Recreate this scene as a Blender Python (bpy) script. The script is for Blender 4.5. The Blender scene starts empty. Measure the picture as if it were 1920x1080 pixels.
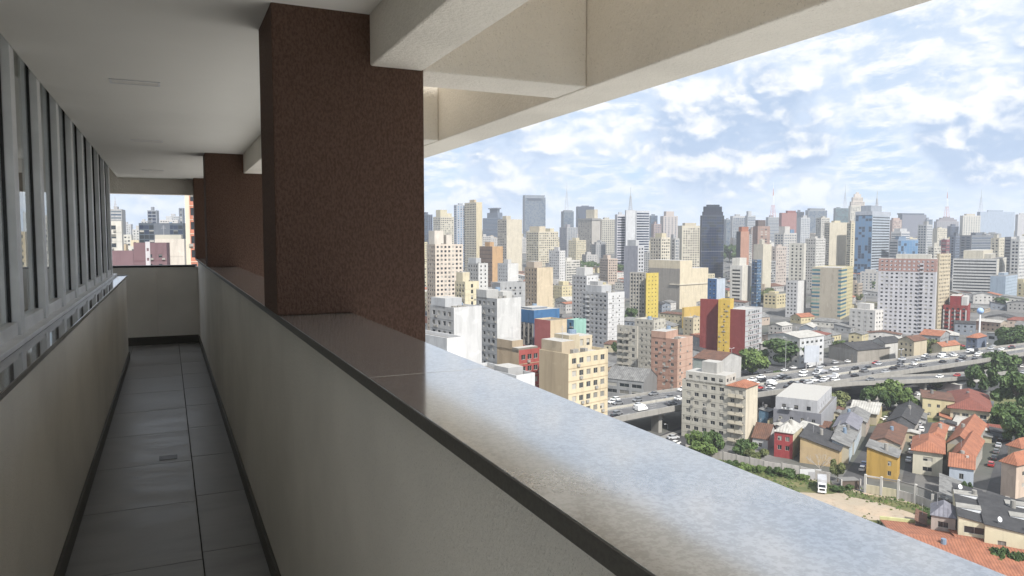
import bpy, math, random
from mathutils import Vector, Matrix

SC = bpy.context.scene
COL = SC.collection
R = math.radians
HAZE = 1.4e-4
EZ = 70.0                       # eye height above the street
F, CU, CV = 1400.0, 960.0, 540.0
YAW, PITCH = R(24.76), R(3.80)  # corridor runs along +Y; the view turns right and down
CP, SP = math.cos(PITCH), math.sin(PITCH)
CY, SY = math.cos(YAW), math.sin(YAW)

# ---------------------------------------------------------------- camera
cd = bpy.data.cameras.new('camera')
cam = bpy.data.objects.new('camera', cd)
COL.objects.link(cam)
cd.sensor_width = 36.0
cd.lens = 36.0 * F / 1920.0
cd.clip_start = 0.02
cd.clip_end = 30000
cam.location = (0, 0, EZ)
cam.rotation_euler = (R(90) - PITCH, 0, -YAW)
SC.camera = cam

# ---------------------------------------------------------------- world, sun, exposure
SUN_AZ, SUN_EL = R(156), R(46)          # azimuth clockwise from the view direction
sr, sf = math.sin(SUN_AZ), math.cos(SUN_AZ)
sun_dir = Vector(((sr * CY + sf * SY) * math.cos(SUN_EL), (-sr * SY + sf * CY) * math.cos(SUN_EL), math.sin(SUN_EL)))
sl = bpy.data.lights.new('sun', 'SUN')
sl.energy = 4.8
sl.angle = R(2.5)
sl.color = (1.0, 0.955, 0.885)
sun = bpy.data.objects.new('sun', sl)
COL.objects.link(sun)
sun.rotation_euler = sun_dir.to_track_quat('Z', 'Y').to_euler()
sun.location = (0, 0, 400)


class NT:
    """small node-tree writer"""
    def __init__(s, t):
        s.t = t; s.x = 0
    def n(s, typ, **kw):
        o = s.t.nodes.new(typ)
        for k, v in kw.items():
            setattr(o, k, v)
        return o
    def put(s, sock, v):
        if isinstance(v, bpy.types.NodeSocket):
            s.t.links.new(v, sock)
        else:
            sock.default_value = v
    def m(s, op, a, b=0.0, c=None, clamp=False):
        o = s.n('ShaderNodeMath', operation=op, use_clamp=clamp)
        s.put(o.inputs[0], a); s.put(o.inputs[1], b)
        if c is not None: s.put(o.inputs[2], c)
        return o.outputs[0]
    def v(s, op, a, b=(0, 0, 0)):
        o = s.n('ShaderNodeVectorMath', operation=op)
        s.put(o.inputs[0], a); s.put(o.inputs[1], b)
        return o.outputs['Value'] if op in ('DOT_PRODUCT', 'LENGTH') else o.outputs[0]
    def ramp(s, x, lo, hi, a=0.0, b=1.0, smooth=True):
        o = s.n('ShaderNodeMapRange', interpolation_type='SMOOTHSTEP' if smooth else 'LINEAR', clamp=True)
        s.put(o.inputs[0], x); s.put(o.inputs[1], lo); s.put(o.inputs[2], hi); s.put(o.inputs[3], a); s.put(o.inputs[4], b)
        return o.outputs[0]
    def mix(s, f, a, b, mode='MIX'):
        o = s.n('ShaderNodeMix', data_type='RGBA', blend_type=mode, clamp_factor=True)
        s.put(o.inputs[0], f)
        for i, c in ((6, a), (7, b)):
            if isinstance(c, tuple) and len(c) == 3: c = (*c, 1)
            s.put(o.inputs[i], c)
        return o.outputs[2]
    def noise(s, vec, scale, detail=4, rough=.5, dist=0.0, dim='3D', lac=2.0):
        o = s.n('ShaderNodeTexNoise', noise_dimensions=dim)
        s.put(o.inputs['Vector'], vec)
        o.inputs['Scale'].default_value = scale; o.inputs['Detail'].default_value = detail
        o.inputs['Roughness'].default_value = rough; o.inputs['Distortion'].default_value = dist
        o.inputs['Lacunarity'].default_value = lac
        return o.outputs[0]
    def voro(s, vec, scale, smooth=.6):
        o = s.n('ShaderNodeTexVoronoi', feature='SMOOTH_F1')
        s.put(o.inputs['Vector'], vec)
        o.inputs['Scale'].default_value = scale
        o.inputs['Smoothness'].default_value = smooth
        return o.outputs['Distance']


def level_dir(u, v):
    """pixel of the 1920 x 1080 photo -> world direction with forward part 1"""
    x, y = (u - CU) / F, (CV - v) / F
    f = CP + y * SP
    return x / f, (y * CP - SP) / f           # right / forward, up / forward


def to_world(r, f, z):
    return Vector((r * CY + f * SY, -r * SY + f * CY, z))


def pix_dir(u, v):
    t, e = level_dir(u, v)
    d = to_world(t, 1.0, e)
    return d.normalized()


W = bpy.data.worlds.new('World')
SC.world = W
W.use_nodes = True
wt = NT(W.node_tree)
W.node_tree.nodes.clear()
SKY_K = 0.1
tc = wt.n('ShaderNodeTexCoord')
D = tc.outputs['Generated']
sky = wt.n('ShaderNodeTexSky', sky_type='NISHITA')
sky.sun_disc = False
sky.sun_elevation = SUN_EL
sky.sun_rotation = math.atan2(sun_dir.x, sun_dir.y)
sky.altitude = 800
sky.air_density = 1.0
sky.dust_density = 1.6
sky.ozone_density = 1.0
sep = wt.n('ShaderNodeSeparateXYZ'); wt.put(sep.inputs[0], D)
dx, dy, dz = sep.outputs
dzp = wt.m('MAXIMUM', dz, 0.0)


def blob(u, v, rad, amp):
    """a place in the sky with more (or less) cloud: smooth fall-off around a direction"""
    d = wt.v('DOT_PRODUCT', wt.v('NORMALIZE', D), tuple(pix_dir(u, v)))
    c = math.cos(R(rad))
    return wt.ramp(d, c, 1.0 - (1.0 - c) * .15, 0.0, amp)


# heaped clouds in the lower sky
cb = wt.n('ShaderNodeCombineXYZ')
wt.put(cb.inputs[0], dx); wt.put(cb.inputs[1], dy); wt.put(cb.inputs[2], wt.m('MULTIPLY', dz, 1.55))
P = cb.outputs[0]


def warped(p, scale, amount, detail=4):
    w_ = wt.n('ShaderNodeTexNoise'); wt.put(w_.inputs['Vector'], p)
    w_.inputs['Scale'].default_value = scale; w_.inputs['Detail'].default_value = detail
    k = wt.n('ShaderNodeVectorMath', operation='SCALE')
    wt.put(k.inputs[0], wt.v('SUBTRACT', w_.outputs['Color'], (.5, .5, .5))); k.inputs['Scale'].default_value = amount
    return wt.v('ADD', p, k.outputs[0])


P2 = warped(P, 14, .045, 5)


def heap(p, detail):
    a = wt.noise(p, 6.0, detail, .60)
    b = wt.voro(p, 24.0, .35)
    b2 = wt.voro(p, 61.0, .35)
    a = wt.m('ADD', a, wt.m('MULTIPLY', wt.m('SUBTRACT', .42, b), .16))
    return wt.m('ADD', a, wt.m('MULTIPLY', wt.m('SUBTRACT', .42, b2), .07))


h0 = heap(P2, 10)
h1 = heap(wt.v('ADD', P2, (0.004 * CY, -0.004 * SY, .013)), 8)
h2 = heap(wt.v('ADD', P2, (0.008 * CY, -0.008 * SY, .034)), 4)
bias = None
for b in [(1420, 280, 8.5, .17), (1310, 300, 5, .07), (1860, 225, 7.0, .16), (1900, 262, 3.5, .08), (1020, 315, 7.5, .13), (850, 335, 4, .07), (1225, 215, 5, .08),
          (1500, 320, 4.5, .08), (1640, 270, 4.2, -.10), (1290, 352, 3.4, -.12), (1420, 372, 3.4, -.11), (1690, 350, 3.4, -.13), (1600, 215, 4.5, -.08),
          (1800, 330, 5, .05), (260, 395, 6, .06), (1100, 300, 3.4, -.06)]:
    o = blob(*b)
    bias = o if bias is None else wt.m('ADD', bias, o)
hb = wt.m('ADD', h0, bias)
hb = wt.m('ADD', hb, wt.ramp(dz, .10, .27, .05, -.015))
a_h = wt.ramp(hb, .455, .635, 0, .95)
thick = wt.ramp(hb, .57, .74)
lit = wt.ramp(wt.m('ADD', wt.m('MULTIPLY', wt.m('SUBTRACT', h0, h1), .9), wt.m('MULTIPLY', wt.m('SUBTRACT', h0, h2), .55)), -.075, .125)
c_dark = (.315, .41, .56)
c_mid = (.45, .535, .66)
c_white = (.70, .71, .725)
heap_col = wt.mix(lit, wt.mix(thick, c_mid, c_dark), c_white)
# thin high sheets, seen at a slant
den = wt.m('ADD', dzp, .15)
cb2 = wt.n('ShaderNodeCombineXYZ')
qx = wt.m('DIVIDE', wt.m('ADD', wt.m('MULTIPLY', dx, CY), wt.m('MULTIPLY', dy, -SY)), den)
qy = wt.m('DIVIDE', wt.m('ADD', wt.m('MULTIPLY', dx, SY), wt.m('MULTIPLY', dy, CY)), den)
wt.put(cb2.inputs[0], wt.m('ADD', wt.m('MULTIPLY', qx, 1.0), wt.m('MULTIPLY', qy, -.20)))
wt.put(cb2.inputs[1], wt.m('ADD', wt.m('MULTIPLY', qy, .85), wt.m('MULTIPLY', qx, .22)))
Q = warped(cb2.outputs[0], 1.6, .35, 5)
s0 = wt.noise(Q, 1.15, 10, .64)
s1 = wt.noise(Q, 4.6, 9, .66)
s2 = wt.noise(wt.v('ADD', Q, (.03, .10, 0)), 4.6, 6, .66)
sh = wt.m('ADD', wt.m('MULTIPLY', s0, .66), wt.m('MULTIPLY', s1, .34))
sheet_b = wt.m('ADD', sh, wt.ramp(dz, .04, .25, -.12, .10))
a_s = wt.ramp(sheet_b, .23, .53, 0, .97, smooth=False)
s_col = wt.mix(wt.ramp(wt.m('ADD', wt.m('SUBTRACT', s1, s2), wt.m('MULTIPLY', wt.m('SUBTRACT', s0, .5), .5)), -.12, .17), (.45, .53, .645), (.70, .71, .72))
# put together
air = wt.mix(.55, wt.mix(1.0, sky.outputs[0], (SKY_K, SKY_K, SKY_K), 'MULTIPLY'), (.27, .425, .65))
c = wt.mix(a_s, air, s_col)
c = wt.mix(a_h, c, heap_col)
hz = wt.ramp(dz, .0, .085, .60, 0.0)
c = wt.mix(hz, c, (.47, .565, .70))
c = wt.mix(wt.ramp(dz, -.05, .0), (.25, .27, .29), c)
bg = wt.n('ShaderNodeBackground')
wt.put(bg.inputs[0], wt.mix(1.0, c, (1 / SKY_K,) * 3, 'MULTIPLY'))
bg.inputs[1].default_value = SKY_K
wo = wt.n('ShaderNodeOutputWorld')
W.node_tree.links.new(bg.outputs[0], wo.inputs[0])

SC.view_settings.view_transform = 'Standard'
SC.view_settings.look = 'None'
SC.view_settings.exposure = 0.60
SC.view_settings.gamma = 1.0
SC.view_settings.use_curve_mapping = False
SC.render.engine = 'CYCLES'
cy = SC.cycles
cy.max_bounces = 12; cy.diffuse_bounces = 9; cy.glossy_bounces = 4; cy.transmission_bounces = 4
cy.transparent_max_bounces = 8; cy.volume_bounces = 1
cy.sample_clamp_indirect = 6.0
cy.use_denoising = True
cy.caustics_reflective = False; cy.caustics_refractive = False
W.cycles.sampling_method = 'MANUAL'; W.cycles.sample_map_resolution = 1024

# ---------------------------------------------------------------- materials
MATS = {}


def newmat(name):
    m = bpy.data.materials.new(name)
    m.use_nodes = True
    t = NT(m.node_tree)
    p = m.node_tree.nodes['Principled BSDF']
    return m, t, p


def bump(t, p, h, strength, dist):
    b = t.n('ShaderNodeBump')
    b.inputs['Strength'].default_value = strength; b.inputs['Distance'].default_value = dist
    t.put(b.inputs['Height'], h); t.put(p.inputs['Normal'], b.outputs[0])


def plain(name, rgb, rough=.6, metal=0.0, spec=.5):
    if name in MATS: return MATS[name]
    m, t, p = newmat(name)
    tcn = t.n('ShaderNodeTexCoord').outputs['Object']
    n = t.noise(tcn, 3.0, 4, .6)
    t.put(p.inputs['Base Color'], t.mix(t.ramp(n, .3, .7), tuple(c * .88 for c in rgb), tuple(min(1, c * 1.06) for c in rgb)))
    p.inputs['Roughness'].default_value = rough; p.inputs['Metallic'].default_value = metal
    p.inputs['Specular IOR Level'].default_value = spec
    MATS[name] = m
    return m


def plaster(name, rgb, scale, bs, bd, rough=.85, fine=1.0, stain=.10):
    m, t, p = newmat(name)
    o = t.n('ShaderNodeTexCoord').outputs['Object']
    n1 = t.noise(o, scale, 5, .62)
    n2 = t.noise(o, scale * 3.3, 3, .6)
    big = t.noise(o, .9, 4, .6)
    sp = t.ramp(n2, .41, .31, 0, .6)
    col = t.mix(t.ramp(big, .3, .7), tuple(c * (1 - stain) for c in rgb), tuple(min(1, c * (1 + stain * .6)) for c in rgb))
    col = t.mix(t.m('MULTIPLY', sp, fine), col, tuple(c * .55 for c in rgb))
    t.put(p.inputs['Base Color'], col)
    p.inputs['Roughness'].default_value = rough
    p.inputs['Specular IOR Level'].default_value = .25
    bump(t, p, t.m('ADD', n1, t.m('MULTIPLY', n2, .35)), bs, bd)
    MATS[name] = m
    return m


def granite(name, rgb, rough, spec=.5, metal=0.0):
    m, t, p = newmat(name)
    o = t.n('ShaderNodeTexCoord').outputs['Object']
    a = t.noise(o, 130, 3, .7); b = t.noise(o, 48, 4, .6); c_ = t.noise(o, 7, 5, .6)
    col = t.mix(t.ramp(a, .42, .58), tuple(x * .90 for x in rgb), tuple(min(.95, x * 1.09) for x in rgb))
    col = t.mix(t.ramp(b, .57, .68, 0, .30), col, tuple(x * .66 for x in rgb))
    col = t.mix(t.ramp(c_, .3, .7, 0, .12), col, tuple(min(.9, x * 1.2) for x in rgb))
    t.put(p.inputs['Base Color'], col)
    p.inputs['Roughness'].default_value = rough
    p.inputs['Specular IOR Level'].default_value = spec; p.inputs['Metallic'].default_value = metal
    
    MATS[name] = m
    return m


def glass_mat(name, tint, refl=1.0):
    m, t, p = newmat(name)
    nt = m.node_tree
    fr = t.n('ShaderNodeFresnel'); fr.inputs[0].default_value = 1.5
    tr = t.n('ShaderNodeBsdfTransparent'); tr.inputs[0].default_value = (*tint, 1)
    gl = t.n('ShaderNodeBsdfGlossy'); gl.inputs['Roughness'].default_value = .01
    gl.inputs[0].default_value = (.95, .97, 1, 1)
    mx = t.n('ShaderNodeMixShader')
    geo = t.n('ShaderNodeNewGeometry')
    t.put(mx.inputs[0], t.m('MULTIPLY', fr.outputs[0], t.m('SUBTRACT', .9, t.m('MULTIPLY', geo.outputs['Backfacing'], .9)), clamp=True))
    nt.links.new(tr.outputs[0], mx.inputs[1]); nt.links.new(gl.outputs[0], mx.inputs[2])
    nt.links.new(mx.outputs[0], nt.nodes['Material Output'].inputs[0])
    MATS[name] = m
    return m


# ---------------------------------------------------------------- mesh building
class MB:
    """collects boxes, quads and prisms; build() links them as one mesh object"""
    def __init__(s):
        s.v = []; s.f = []; s.mi = []
    def quad(s, a, b, c, d, mi=0):
        i = len(s.v); s.v += [a, b, c, d]; s.f.append((i, i + 1, i + 2, i + 3)); s.mi.append(mi)
    def tri(s, a, b, c, mi=0):
        i = len(s.v); s.v += [a, b, c]; s.f.append((i, i + 1, i + 2)); s.mi.append(mi)
    def box(s, x0, y0, z0, x1, y1, z1, mi=0, bottom=True):
        i = len(s.v)
        s.v += [(x0, y0, z0), (x1, y0, z0), (x1, y1, z0), (x0, y1, z0), (x0, y0, z1), (x1, y0, z1), (x1, y1, z1), (x0, y1, z1)]
        fs = [(4, 5, 6, 7), (0, 1, 5, 4), (1, 2, 6, 5), (2, 3, 7, 6), (3, 0, 4, 7)]
        if bottom: fs.append((3, 2, 1, 0))
        for f in fs:
            s.f.append(tuple(i + k for k in f)); s.mi.append(mi)
    def tube(s, p0, p1, r0, r1, n=6, mi=0, cap=True):
        p0, p1 = Vector(p0), Vector(p1)
        d = (p1 - p0).normalized()
        a = d.orthogonal().normalized(); b = d.cross(a)
        i = len(s.v)
        for p, r in ((p0, r0), (p1, r1)):
            for k in range(n):
                t = 2 * math.pi * k / n
                s.v.append(tuple(p + a * (r * math.cos(t)) + b * (r * math.sin(t))))
        for k in range(n):
            s.f.append((i + k, i + (k + 1) % n, i + n + (k + 1) % n, i + n + k)); s.mi.append(mi)
        if cap:
            s.f.append(tuple(i + n + k for k in range(n))); s.mi.append(mi)
            s.f.append(tuple(i + n - 1 - k for k in range(n))); s.mi.append(mi)
    def prism(s, pts, z0, z1, mi=0, mtop=None):
        """vertical prism over a ccw outline"""
        n = len(pts); i = len(s.v)
        s.v += [(x, y, z0) for x, y in pts] + [(x, y, z1) for x, y in pts]
        for k in range(n):
            s.f.append((i + k, i + (k + 1) % n, i + n + (k + 1) % n, i + n + k)); s.mi.append(mi)
        s.f.append(tuple(i + n + k for k in range(n))); s.mi.append(mi if mtop is None else mtop)
        s.f.append(tuple(i + n - 1 - k for k in range(n))); s.mi.append(mi)
    def mesh(s, name, mats):
        me = bpy.data.meshes.new(name)
        me.from_pydata(s.v, [], s.f)
        for m in (mats if isinstance(mats, (list, tuple)) else [mats]):
            me.materials.append(m)
        if len(me.materials) > 1:
            me.polygons.foreach_set('material_index', s.mi)
        me.update()
        return me
    def build(s, name, mats, parent=None, loc=None, rz=0.0, bevel=0.0):
        o = link(name, s.mesh(name, mats), parent, loc, rz)
        if bevel:
            b = o.modifiers.new('bevel', 'BEVEL'); b.width = bevel; b.segments = 2; b.limit_method = 'ANGLE'
        return o


def link(name, me, parent=None, loc=None, rz=0.0):
    o = bpy.data.objects.new(name, me)
    COL.objects.link(o)
    if parent is not None: o.parent = parent
    if loc is not None: o.location = loc
    if rz: o.rotation_euler = (0, 0, rz)
    return o


def thing(name, label, cat, loc=(0, 0, 0), rz=0.0, group=None):
    o = link(name, None, None, loc, rz)
    o.empty_display_size = .5
    return tag(o, label, cat, group)


def tag(o, label, cat, group=None, kind=None):
    if label: o['label'] = label
    if cat: o['category'] = cat
    if group: o['group'] = group
    if kind: o['kind'] = kind
    return o


def struct(o):
    o['kind'] = 'structure'
    return o


def boxo(name, mat, parent, x0, y0, z0, x1, y1, z1, bevel=0.0, off=(0, 0, 0)):
    """box part given in eye-relative metres; off = the parent's own place"""
    b = MB()
    cx, cy_, cz = (x0 + x1) / 2, (y0 + y1) / 2, (z0 + z1) / 2
    b.box(x0 - cx, y0 - cy_, z0 - cz, x1 - cx, y1 - cy_, z1 - cz)
    return b.build(name, mat, parent, (cx - off[0], cy_ - off[1], cz + EZ - off[2]), 0, bevel)


# ================================================================= the balcony
ZF, ZC = -1.60, 0.89            # floor and ceiling, relative to the eye
M_wall = plaster('cream_paint', (.80, .78, .735), 95, .55, .006)
M_wallw = plaster('white_paint', (.80, .78, .74), 60, .12, .002, .7, .25)
M_beam = plaster('coarse_cream_render', (.84, .80, .73), 46, .75, .012, .9, .8)
M_brown, t, p = newmat('brown_render')
o_ = t.n('ShaderNodeTexCoord').outputs['Object']
br1 = t.noise(t.v('MULTIPLY', o_, (1, 1, .55)), 120, 6, .66); br2 = t.noise(t.v('MULTIPLY', o_, (1, 1, .22)), 260, 3, .6)
t.put(p.inputs['Base Color'], t.mix(t.ramp(br1, .36, .62), (.105, .060, .043), (.160, .096, .072)))
p.inputs['Roughness'].default_value = .75; p.inputs['Specular IOR Level'].default_value = .3
bump(t, p, t.m('ADD', br1, t.m('MULTIPLY', br2, .4)), 1.0, .012)
M_ceil = plaster('ceiling_paint', (.90, .885, .85), 30, .03, .001, .8, .0, .03)
M_gran = granite('grey_granite', (.72, .72, .725), .10, .95, .65)
M_sill = granite('dark_granite', (.20, .195, .19), .045, .9)
M_edge = granite('shaded_granite_edge', (.10, .097, .090), .5, .4)  # same stone, with the shade of the front edge put into its colour
M_skirt = plain('dark_skirting', (.085, .082, .074), .45)
M_alu = plain('brushed_aluminium', (.80, .82, .84), .42, .15)
M_aluw = plain('white_aluminium', (.80, .81, .83), .35, .1)
M_black = plain('black_rubber', (.015, .015, .017), .5)
M_pane = glass_mat('clear_pane', (.92, .94, .94))
M_room = plain('room_paint', (.62, .60, .56), .8)
M_grout = plain('grout', (.07, .07, .07), .9)
M_steel = plain('drain_steel', (.30, .30, .30), .35, 1.0)

M_tile, t, p = newmat('grey_porcelain')
o_ = t.n('ShaderNodeTexCoord').outputs['Object']
oi = t.n('ShaderNodeObjectInfo')
ov = t.v('ADD', o_, t.v('MULTIPLY', oi.outputs['Location'], (1.7, 2.3, 0)))
mp = t.v('MULTIPLY', ov, (1.0, 3.2, 1.0))
n1 = t.noise(mp, 1.3, 6, .6, .4)
t.put(p.inputs['Base Color'], t.mix(t.ramp(n1, .32, .68), (.25, .255, .27), (.34, .345, .36)))
t.put(p.inputs['Roughness'], t.ramp(n1, .3, .7, .30, .42))
bump(t, p, t.noise(o_, 60, 3, .6), .06, .001)

floor = struct(boxo('floor', M_grout, None, -5.2, -3.0, ZF - .12, .42, 12.4, ZF - .008))
gap = .003
fo = floor.location
for ix, (x0, x1) in enumerate(((-3.0, -2.38), (-2.38, -1.76), (-1.76, -1.12), (-1.12, -.5), (-.5, .12), (.12, .42))):
    for k in range(-3, 14):
        y0 = 4.87 + .92 * (k - 4) + (.09 if ix == 5 else 0)
        y1 = min(y0 + .92, 12.398)
        if y1 - y0 < .1 or (ix < 4 and y1 < 11.1): continue
        boxo('floor_tile', M_tile, floor, x0 + gap, y0 + gap, ZF - .008, x1 - gap, y1 - gap, ZF, .0015, fo)

struct(boxo('ceiling', M_ceil, None, -.632, -1.2, ZC, .757, 12.6, ZC + .35))

# right-hand parapet with its stone coping
par = thing('parapet_wall', 'cream plastered parapet wall along the right of the corridor with polished stone coping', 'wall', (.53, 5, ZF + EZ))
po = (.53, 5, ZF + EZ)
boxo('wall', M_wall, par, .42, -3, ZF - .1, .645, 12.398, -.325, .004, po)
boxo('skirting', M_skirt, par, .404, -3, ZF + .001, .42, 12.39, ZF + .105, .002, po)
ys = [-1.62, -.02, 1.58, 3.18, 4.78, 6.38, 7.98, 9.58, 11.18, 12.39]
for a, b in zip(ys, ys[1:]):
    boxo('coping_slab', M_gran, par, .388, a + .0010, -.325, .672, b - .0010, -.300, .0006, po)
    boxo('coping_shade_strip', M_edge, par, .3855, a + .0006, -.3255, .388, b - .0006, -.3012, 0, po)  # thin strip added to paint the slab's front edge as shaded

# low wall, sill and glazing on the left
lw = thing('window_wall', 'low cream wall on the left of the corridor under the long row of windows', 'wall', (-.6, 4, ZF + EZ))
lo = (-.6, 4, ZF + EZ)
boxo('wall', M_wall, lw, -.74, -3, ZF - .1, -.50, 11.0, -.505, .006, lo)
boxo('skirting', M_skirt, lw, -.50, -3, ZF + .001, -.484, 11.0, ZF + .105, .002, lo)
boxo('sill', M_sill, lw, -.742, -3, -.505, -.482, 11.03, -.480, .003, lo)
boxo('sill_step', M_aluw, lw, -.735, -3, -.480, -.600, 10.98, -.455, .003, lo)

win = thing('window_row', 'row of tall aluminium windows with deep upright mullions above the low left wall', 'window', (-.68, 4, -.455 + EZ))
wo_ = (-.68, 4, -.455 + EZ)
my = [4.16 + .81 * k for k in range(-8, 9)]
for y in my:
    boxo('mullion', M_alu, win, -.715, y, -.455, -.637, y + .11, ZC + .218, .003, wo_)
for a, b in zip(my, my[1:]):
    y0, y1 = a + .1105, b - .0005
    boxo('bottom_rail', M_aluw, win, -.70, y0, -.455, -.650, y1, -.395, .003, wo_)
    boxo('top_rail', M_alu, win, -.70, y0, ZC + .18, -.665, y1, ZC + .217, .003, wo_)
    boxo('gasket', M_black, win, -.694, y1 - .007, -.394, -.674, y1 - .001, ZC + .179, 0, wo_)
    boxo('pane', M_pane, win, -.686, y0 + .001, -.394, -.681, y1 - .0075, ZC + .179, 0, wo_)
# the room behind the glass
rm = struct(boxo('room_floor', M_room, None, -5.2, -3, ZF - .003, -.745, 10.9, ZF + .012))
struct(boxo('room_ceiling', M_ceil, None, -5.4, -3, ZC + .22, -.634, 12.6, ZC + .35))
struct(boxo('room_wall', M_room, None, -5.4, -3, ZF, -5.2, 12.39, ZC + .219))

# end wall with the opening above it
ew = thing('end_wall', 'pale panelled wall closing the far end of the corridor under the open view', 'wall', (-.5, 12.45, ZF + EZ))
eo = (-.5, 12.45, ZF + EZ)
for x0, x1 in ((-5.4, -4.2), (-4.197, -2.75), (-2.747, -1.30), (-1.297, -.16), (-.157, .645)):
    boxo('wall_panel', M_wallw, ew, x0, 12.40, ZF - .1, x1, 12.58, -.43, .002, eo)
boxo('skirting', M_skirt, ew, -5.4, 12.384, ZF + .001, .403, 12.40, ZF + .125, .002, eo)
boxo('wall_cap', M_black, ew, -5.4, 12.385, -.43, .385, 12.60, -.405, .002, eo)
boxo('lintel', M_beam, ew, -5.4, 12.40, .66, .757, 12.62, ZC + .30, .004, eo)

for i, y in enumerate((3.0, 8.46, 12.06)):
    lab = ['nearest dark brown textured column standing on the parapet line', 'second dark brown column further down the corridor, behind the nearest',
           'far brown corner column at the end of the corridor'][i]
    b = MB()
    b.box(-.30, -.21, 0, .301, .21, ZC + .02 + .2995); b.box(-.008, -.2104, -2.2, .3014, .2104, .03)
    c_ = b.build('column', M_brown, None, (.681, y + .21, EZ - .2995), 0, .006)
    tag(c_, lab, 'column', 'brown columns along the balcony')

pg = thing('pergola', 'coarse cream concrete pergola of beams and rafters above the parapet', 'pergola', (1.4, 5, .69 + EZ))
go = (1.4, 5, .69 + EZ)
ZT = 2.9  # out-of-view beam tops raised to keep direct sun off the rafters
boxo('beam', M_beam, pg, .759, -3, .69, .98, 12.6, ZT, .008, go)
boxo('beam', M_beam, pg, 1.76, -3, .685, 2.03, 12.6, ZT, .008, go)
for y in (-2.1, -.35, 1.33, 3.0, 5.05, 6.75, 8.46, 10.2, 12.06):
    boxo('rafter', M_beam, pg, .982, y, .688, 1.758, y + .30, ZT - .02, .008, go)

for i, y in enumerate((1.9, 4.84, 7.66, 10.9)):
    if i == 0: continue
    o3 = (-.14, y, ZC + EZ)
    lab = ['', 'recessed rectangular ceiling light nearest the camera', 'second recessed ceiling light, halfway along the corridor ceiling',
           'last recessed ceiling light before the end wall'][i]
    L = thing('ceiling_light', lab, 'ceiling light', o3, 0, 'recessed ceiling lights')
    x0, x1, y0, y1 = -.27, -.01, y - .065, y + .065
    boxo('frame', M_aluw, L, x0, y0, ZC - .004, x1, y0 + .012, ZC - .0005, 0, o3)
    boxo('frame', M_aluw, L, x0, y1 - .012, ZC - .004, x1, y1, ZC - .0005, 0, o3)
    boxo('frame', M_aluw, L, x0, y0 + .0125, ZC - .004, x0 + .012, y1 - .0125, ZC - .0005, 0, o3)
    boxo('frame', M_aluw, L, x1 - .012, y0 + .0125, ZC - .004, x1, y1 - .0125, ZC - .0005, 0, o3)
    boxo('diffuser', plain('lamp_diffuser', (.85, .84, .8), .4), L, x0 + .0125, y0 + .0125, ZC - .002, x1 - .0125, y1 - .0125, ZC - .0006, 0, o3)

dr = thing('floor_drain', 'small square steel drain grate set in the grey floor tiles', 'drain', (-.035, 5.93, ZF + EZ))
d0 = (-.035, 5.93, ZF + EZ)
boxo('well', M_black, dr, -.095, 5.87, ZF + .0005, .025, 5.99, ZF + .0015, 0, d0)
for k in range(5):
    y = 5.876 + k * .024
    boxo('bar', M_steel, dr, -.093, y, ZF + .0016, .023, y + .010, ZF + .005, 0, d0)

struct(boxo('tower_wall', M_wall, None, -9, -3.2, -EZ, .64, 12.58, ZF - .13))

# ================================================================= the city: helpers
RND = random.Random(7)
GT = [(-1e5, 0), (450, 0), (600, 3), (800, 9), (1000, 17), (1300, 30), (1600, 42), (2000, 55), (2600, 66), (3200, 72), (1e5, 72)]


def G(f):
    """height of the ground at forward distance f: flat by the viaduct, rising to the far ridge"""
    for (a, za), (b, zb) in zip(GT, GT[1:]):
        if f <= b:
            k = (f - a) / (b - a)
            return za + (zb - za) * k
    return 72


def at(u, v, d):
    t, e = level_dir(u, v)
    return to_world(t * d, d, EZ + e * d)


def plane(u, v, z):
    t, e = level_dir(u, v)
    d = (z - EZ) / e
    return to_world(t * d, d, z)


def gdist(u, v):
    t, e = level_dir(u, v)
    d = 100.0
    for _ in range(400):
        if EZ + e * d <= G(d): break
        d *= 1.01
    return d


def proj(p):
    """world point -> pixel of the photo"""
    q = Vector(p) - Vector((0, 0, EZ))
    r = q.x * CY - q.y * SY; f = q.x * SY + q.y * CY; z = q.z
    dep = f * CP - z * SP; up = z * CP + f * SP
    if dep <= 0: return (-1e4, -1e4)
    return (CU + F * r / dep, CV - F * up / dep)


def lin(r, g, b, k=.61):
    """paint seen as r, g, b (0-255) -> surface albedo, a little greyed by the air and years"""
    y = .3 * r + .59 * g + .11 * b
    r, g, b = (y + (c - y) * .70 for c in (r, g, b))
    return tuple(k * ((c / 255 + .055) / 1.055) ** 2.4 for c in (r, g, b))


WM = {}


def wallmat(rgb):
    key = tuple(round(c / 8) for c in rgb)
    if key in WM: return WM[key]
    m, t, p = newmat('wall_paint')
    o = t.n('ShaderNodeTexCoord').outputs['Object']
    a = t.noise(t.v('MULTIPLY', o, (.55, .55, .07)), 1.0, 5, .65)
    b = t.noise(o, .12, 4, .6)
    base = lin(*rgb)
    grime = tuple(c * .62 for c in base)
    c_ = t.mix(t.ramp(a, .44, .72, 0, .62), base, grime)
    pt = t.noise(o, .33, 2, .4)
    c_ = t.mix(t.ramp(pt, .60, .63, 0, .35), c_, tuple(min(.9, x * 1.18 + .01) for x in base))
    c_ = t.mix(t.ramp(b, .40, .68, 0, .30), c_, tuple(c * .78 for c in base))
    t.put(p.inputs['Base Color'], c_)
    p.inputs['Roughness'].default_value = .85
    p.inputs['Specular IOR Level'].default_value = .2
    WM[key] = m
    return m


def glass_c(name, rgb, rough=.12, spec=.6):
    m, t, p = newmat(name)
    p.inputs['Base Color'].default_value = (*rgb, 1)
    p.inputs['Roughness'].default_value = rough
    p.inputs['Specular IOR Level'].default_value = spec
    return m


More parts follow.
